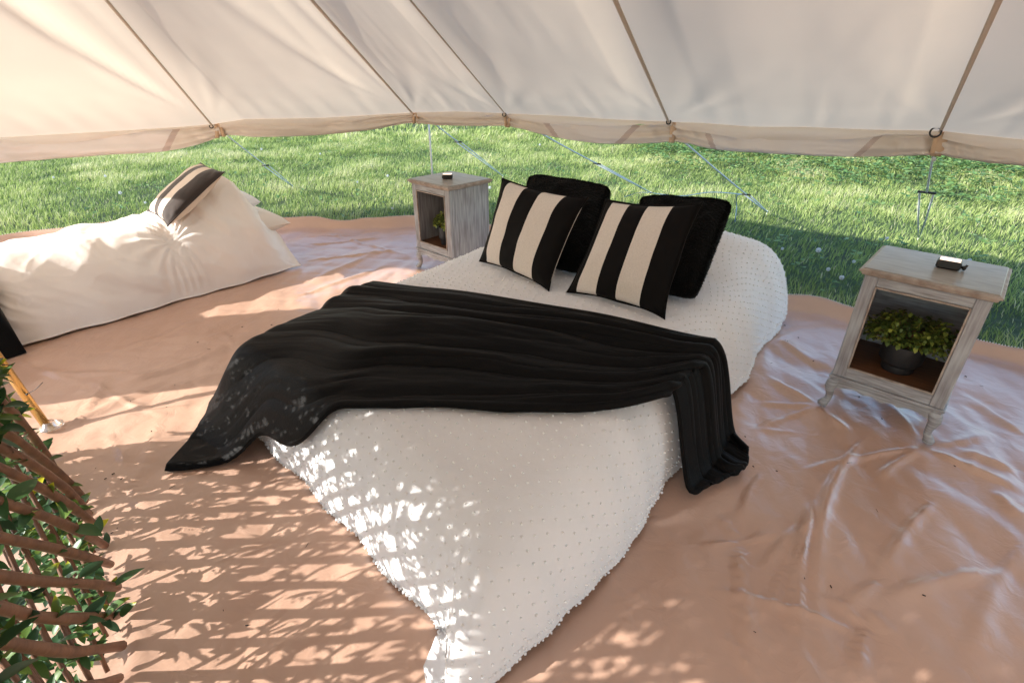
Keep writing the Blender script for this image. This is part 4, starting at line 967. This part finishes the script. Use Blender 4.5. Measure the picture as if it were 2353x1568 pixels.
# lean found from the picture: the pole's right edge also passes (0, 806)
pp = None
for a in np.linspace(-.6, .2, 161):
    d = np.array([a, a*-.35, 1.]); q_ = foot+d*.62; u_, v_ = proj(q_)
    e_ = abs((u_-112)*(806-985) - (v_-985)*(-15-112))
    if pp is None or e_ < pp[0]: pp = (e_, d)
pd = pp[1]
mb = MB(); mb.tube([foot+pd*.012, foot+pd*.6, foot+pd*1.2, foot+pd*1.9], .017, 20); obj('tube', mb.mesh('tube', M_brass), pole, world=True)
mb = MB(); mb.lathe([(0, .004), (.040, .004), (.046, .008), (.046, .012), (.030, .016), (.024, .03), (.020, .034), (.0185, .034)], 36, (foot[0]+.012, foot[1]+.004, .004)); obj('foot_cup', mb.mesh('foot_cup', M_foot), pole, world=True)

g0 = foot[:2]+np.array([.10, -.23]); g1 = P(205, 1320)[:2]; g2 = P(250, 1568)[:2]
gd = (P(240, 1540)[:2]-g0); GL = np.linalg.norm(gd); gd /= GL; gn = np.array([gd[1], -gd[0]])  # normal
if gn[0] < 0: gn = -gn
FLEN = GL+1.0; FH = 1.62
tr_ = empty('willow_trellis', (g0[0], g0[1], 0)); tag(tr_, 'brown willow trellis screen with green and yellow leaves at the lower left', 'trellis')
def fpt(a, z, off=0.):
    # bottom edge bows a little to the right; upper part leans outwards (left)
    bow_ = .10*math.sin(math.pi*min(1, max(0, a/(GL*1.1))))
    p_ = g0+gd*a+gn*(off+bow_-.10*z); return np.array([p_[0], p_[1], z])
gt = np.random.default_rng(3)
def branch(a0, z0, a1, z1, off, r0, r1):
    n = 12; pts = []; rad = []; ph_ = gt.uniform(0, 6); am = gt.uniform(.006, .014); am2 = gt.uniform(-.03, .03)
    for i in range(n+1):
        f = i/n; a = a0+(a1-a0)*f; z = z0+(z1-z0)*f
        wv = am*math.sin(f*7+ph_)+am2*math.sin(f*math.pi)
        p_ = fpt(a+wv, z, off+.006*math.sin(f*9+ph_)); p_[2] += wv*.6; pts.append(p_); rad.append((r0*(1-f)+r1*f)*(1+.10*math.sin(f*23+ph_)))
    mb = MB(); mb.tube(pts, rad, 9); obj('branch', mb.mesh('branch', M_branch), tr_, world=True); return pts
lines = []
k = 0
# front family: from the bottom edge up and towards the viewer
a = -.02
while a < FLEN:
    rise = 1.35; run = FH/rise
    z0 = gt.uniform(.015, .035); a1 = a+run*.95
    zz = FH*.95
    if a1 > FLEN: zz = z0+(FLEN-a)*rise; a1 = FLEN
    lines.append(branch(a+gt.normal(0, .008), z0, a1, zz, .016, .0125, .0105)); a += .105
# those starting up the pole-side edge
z = .13
while z < FH-.1:
    lines.append(branch(-.01+gt.normal(0, .01), z, (FH-z)/1.35, FH*.97, .016, .0105, .009)); z += .135
# rear family: from the bottom edge up and away from the viewer
a = .03
while a < FLEN+.6:
    run = FH/1.7; a1 = max(a-run, 0.0); z1 = (a-a1)*1.7
    st = .02 if a < FLEN else (a-FLEN)*1.7; aa = min(a, FLEN)
    lines.append(branch(aa+gt.normal(0, .006), st, a1, z1, -.016-.012*(k % 2), .0052, .0040)); a += .058; k += 1
# leaves
LM = []
for (v, tp) in ((.05, .1), (.25, .3), (.40, .45), (.55, .9), (.70, 1.), (.30, 1.), (1., 1.)):
    LM.append(leaf_mesh('leaf', .072, .0150, M_ivy, v, .25, .30, tipv=tp, n=8))
nleaf = 0
while nleaf < 230:
    pts = lines[int(gt.integers(len(lines)))]; i = int(gt.integers(0, 12)); f = gt.random(); p_ = pts[i]*(1-f)+pts[i+1]*f
    if p_[2] > .62 and gt.random() < .93: continue
    if (p_[0]-g0[0])*gd[0]+(p_[1]-g0[1])*gd[1] > GL+.12 and gt.random() < .9: continue
    if gt.random() < .25:
        az_ = gt.uniform(0, 6.28); dr = Vector((math.cos(az_), math.sin(az_), gt.uniform(-.3, .8)))
    else:
        dr = Vector((*(gn*gt.uniform(-.3, .9)+gd*gt.uniform(-.9, .6)), gt.uniform(-.2, .8)))
    o = obj('leaf', LM[int(gt.choice(7, p=[.16, .2, .18, .16, .12, .13, .05]))], tr_, world=False)
    o.location = Vector(p_)-tr_.location+Vector(gt.normal(0, .006, 3)); o.rotation_mode = 'QUATERNION'
    qn = dr.normalized().to_track_quat('X', 'Z') @ Matrix.Rotation(gt.normal(0, .8), 4, 'X').to_quaternion(); o.rotation_quaternion = qn
    s_ = gt.uniform(.6, 1.15); o.scale = (s_, s_*gt.uniform(.85, 1.3), s_); nleaf += 1
# further small leaves higher up, joined
V = []; F = []; RN = []; off = 0; v0 = np.array([v.co[:] for v in LM[0].vertices]); f0 = [tuple(p_.vertices) for p_ in LM[0].polygons]
for i in range(15000):
    pts = lines[int(gt.integers(len(lines)))]; j = int(gt.integers(0, 12)); f = gt.random(); p_ = pts[j]*(1-f)+pts[j+1]*f if j < 12 else pts[j]
    dr = Vector((*(gn*gt.uniform(-.6, .6)+gd*gt.uniform(-.9, .9)), gt.uniform(-.3, .8))).normalized(); m3 = np.array(dr.to_track_quat('X', 'Z').to_matrix()); s_ = gt.uniform(.4, .85)
    if p_[2] < .75 and gt.random() < .42: continue
    p_ = p_-np.array([*(gn*gt.uniform(.01, .07)), 0])
    V.append(v0*s_@m3.T+p_); F += [tuple(a+off for a in q_) for q_ in f0]; off += len(v0); RN += [gt.uniform(0, .75)]*len(v0)
for i in range(15000):                   # extra leaves added higher up to break up the sunlight
    a_ = gt.uniform(-.05, FLEN); z_ = 1.42-.82*gt.random()**1.3
    p_ = fpt(a_, z_, gt.uniform(-.07, .03))
    dr = Vector((*(gn*gt.uniform(-.6, .6)+gd*gt.uniform(-.9, .9)), gt.uniform(-.3, .8))).normalized(); m3 = np.array(dr.to_track_quat('X', 'Z').to_matrix()); s_ = gt.uniform(.5, 1.0)
    if fbm(np.array([a_*7]), np.array([z_*7]), 2)[0] > .085: continue
    V.append(v0*s_@m3.T+p_); F += [tuple(a+off for a in q_) for q_ in f0]; off += len(v0); RN += [gt.uniform(0, .75)]*len(v0)
me = mesh('foliage', np.concatenate(V), F, M_ivy); setrnd(me, RN); tag(obj('foliage', me, tr_, world=True), kind='stuff')
# cable tie holding trellis to the pole
tc0 = foot+pd*.30; ax = Vector(pd).normalized(); ux = ax.cross(Vector((0, 1, 0))).normalized(); uy = ax.cross(ux)
mb = MB(); mb.tube([Vector(tc0)+(ux*math.cos(t)+uy*math.sin(t))*.0195+ax*.012*math.sin(t) for t in np.linspace(0, 2*math.pi, 24)], .0017, 6, False)
e_ = Vector(PY(98, 878, tc0[1]-.02)); s0_ = Vector(PY(62, 905, tc0[1]-.02)); mb.tube([s0_, s0_.lerp(e_, .5)-Vector((0, 0, .006)), e_], .0015, 6)
mb.tube([s0_-Vector((.004, 0, .003)), s0_+Vector((.004, 0, .003))], .004, 6)
tag(obj('cable_tie', mb.mesh('cable_tie', M_blk)), 'thin dark cable tie round the brass pole, its tail sticking out', 'cable tie')

# ------------------------------------------------------------------ dandelion clocks in the lawn
DAND = [(1700, 640), (1935, 632), (1880, 575), (275, 440), (120, 400), (428, 412), (465, 405), (330, 455), (820, 410), (735, 350), (1240, 330), (1090, 400), (2040, 540), (2230, 590), (1965, 590), (1905, 610), (890, 400), (1262, 400), (600, 340), (900, 470), (1800, 560), (240, 400), (2290, 660), (1125, 430)]
def fluff(r):
    g = np.random.default_rng(1); V = []; F = []; k = 0
    for i in range(46):
        d = g.normal(size=3); d /= np.linalg.norm(d); u_ = np.cross(d, [0, 0, 1.]); u_ /= np.linalg.norm(u_)+1e-6; v_ = np.cross(d, u_)
        c = d*r
        V += [c+u_*r*.32, c+(-.5*u_+.86*v_)*r*.32, c+(-.5*u_-.86*v_)*r*.32, d*r*.1]; F += [(k, k+1, k+2), (k, k+1, k+3)]; k += 4
    return mesh('seed_head', np.array(V), F, M_daisy, False)
FM = fluff(.020); mb = MB(); mb.tube([(0, 0, 0), (.004, 0, .05), (0, 0, .11)], .0016, 5); SM = mb.mesh('stalk', mat('stalk', (.16, .22, .07), .6))
for i, (px, py) in enumerate(DAND):
    p_ = P(px, py, .10); zl = float(lawn_z(p_[0], p_[1]))
    r = empty('dandelion', (p_[0], p_[1], zl-.01)); sc = random.uniform(.7, 1.15)*(1.0 if i < 3 else .8); r.scale = (sc, sc, sc)
    tag(r, {0: 'dandelion clock in grass between the small cabinet and striped cushions', 1: 'largest dandelion clock, in grass left of the right cabinet', 2: 'dandelion clock in the grass between the bed head and the right cabinet top', 3: 'dandelion clock in the sunny grass behind the foot of the single bed', 12: 'dandelion clock just behind the left end of the right cabinet top'}.get(i, 'small white dandelion seed head out in the lawn'), 'dandelion', 'dandelion clocks in the lawn')
    obj('stalk', SM, r); h_ = obj('seed_head', FM, r); h_.location = (0, 0, .112)
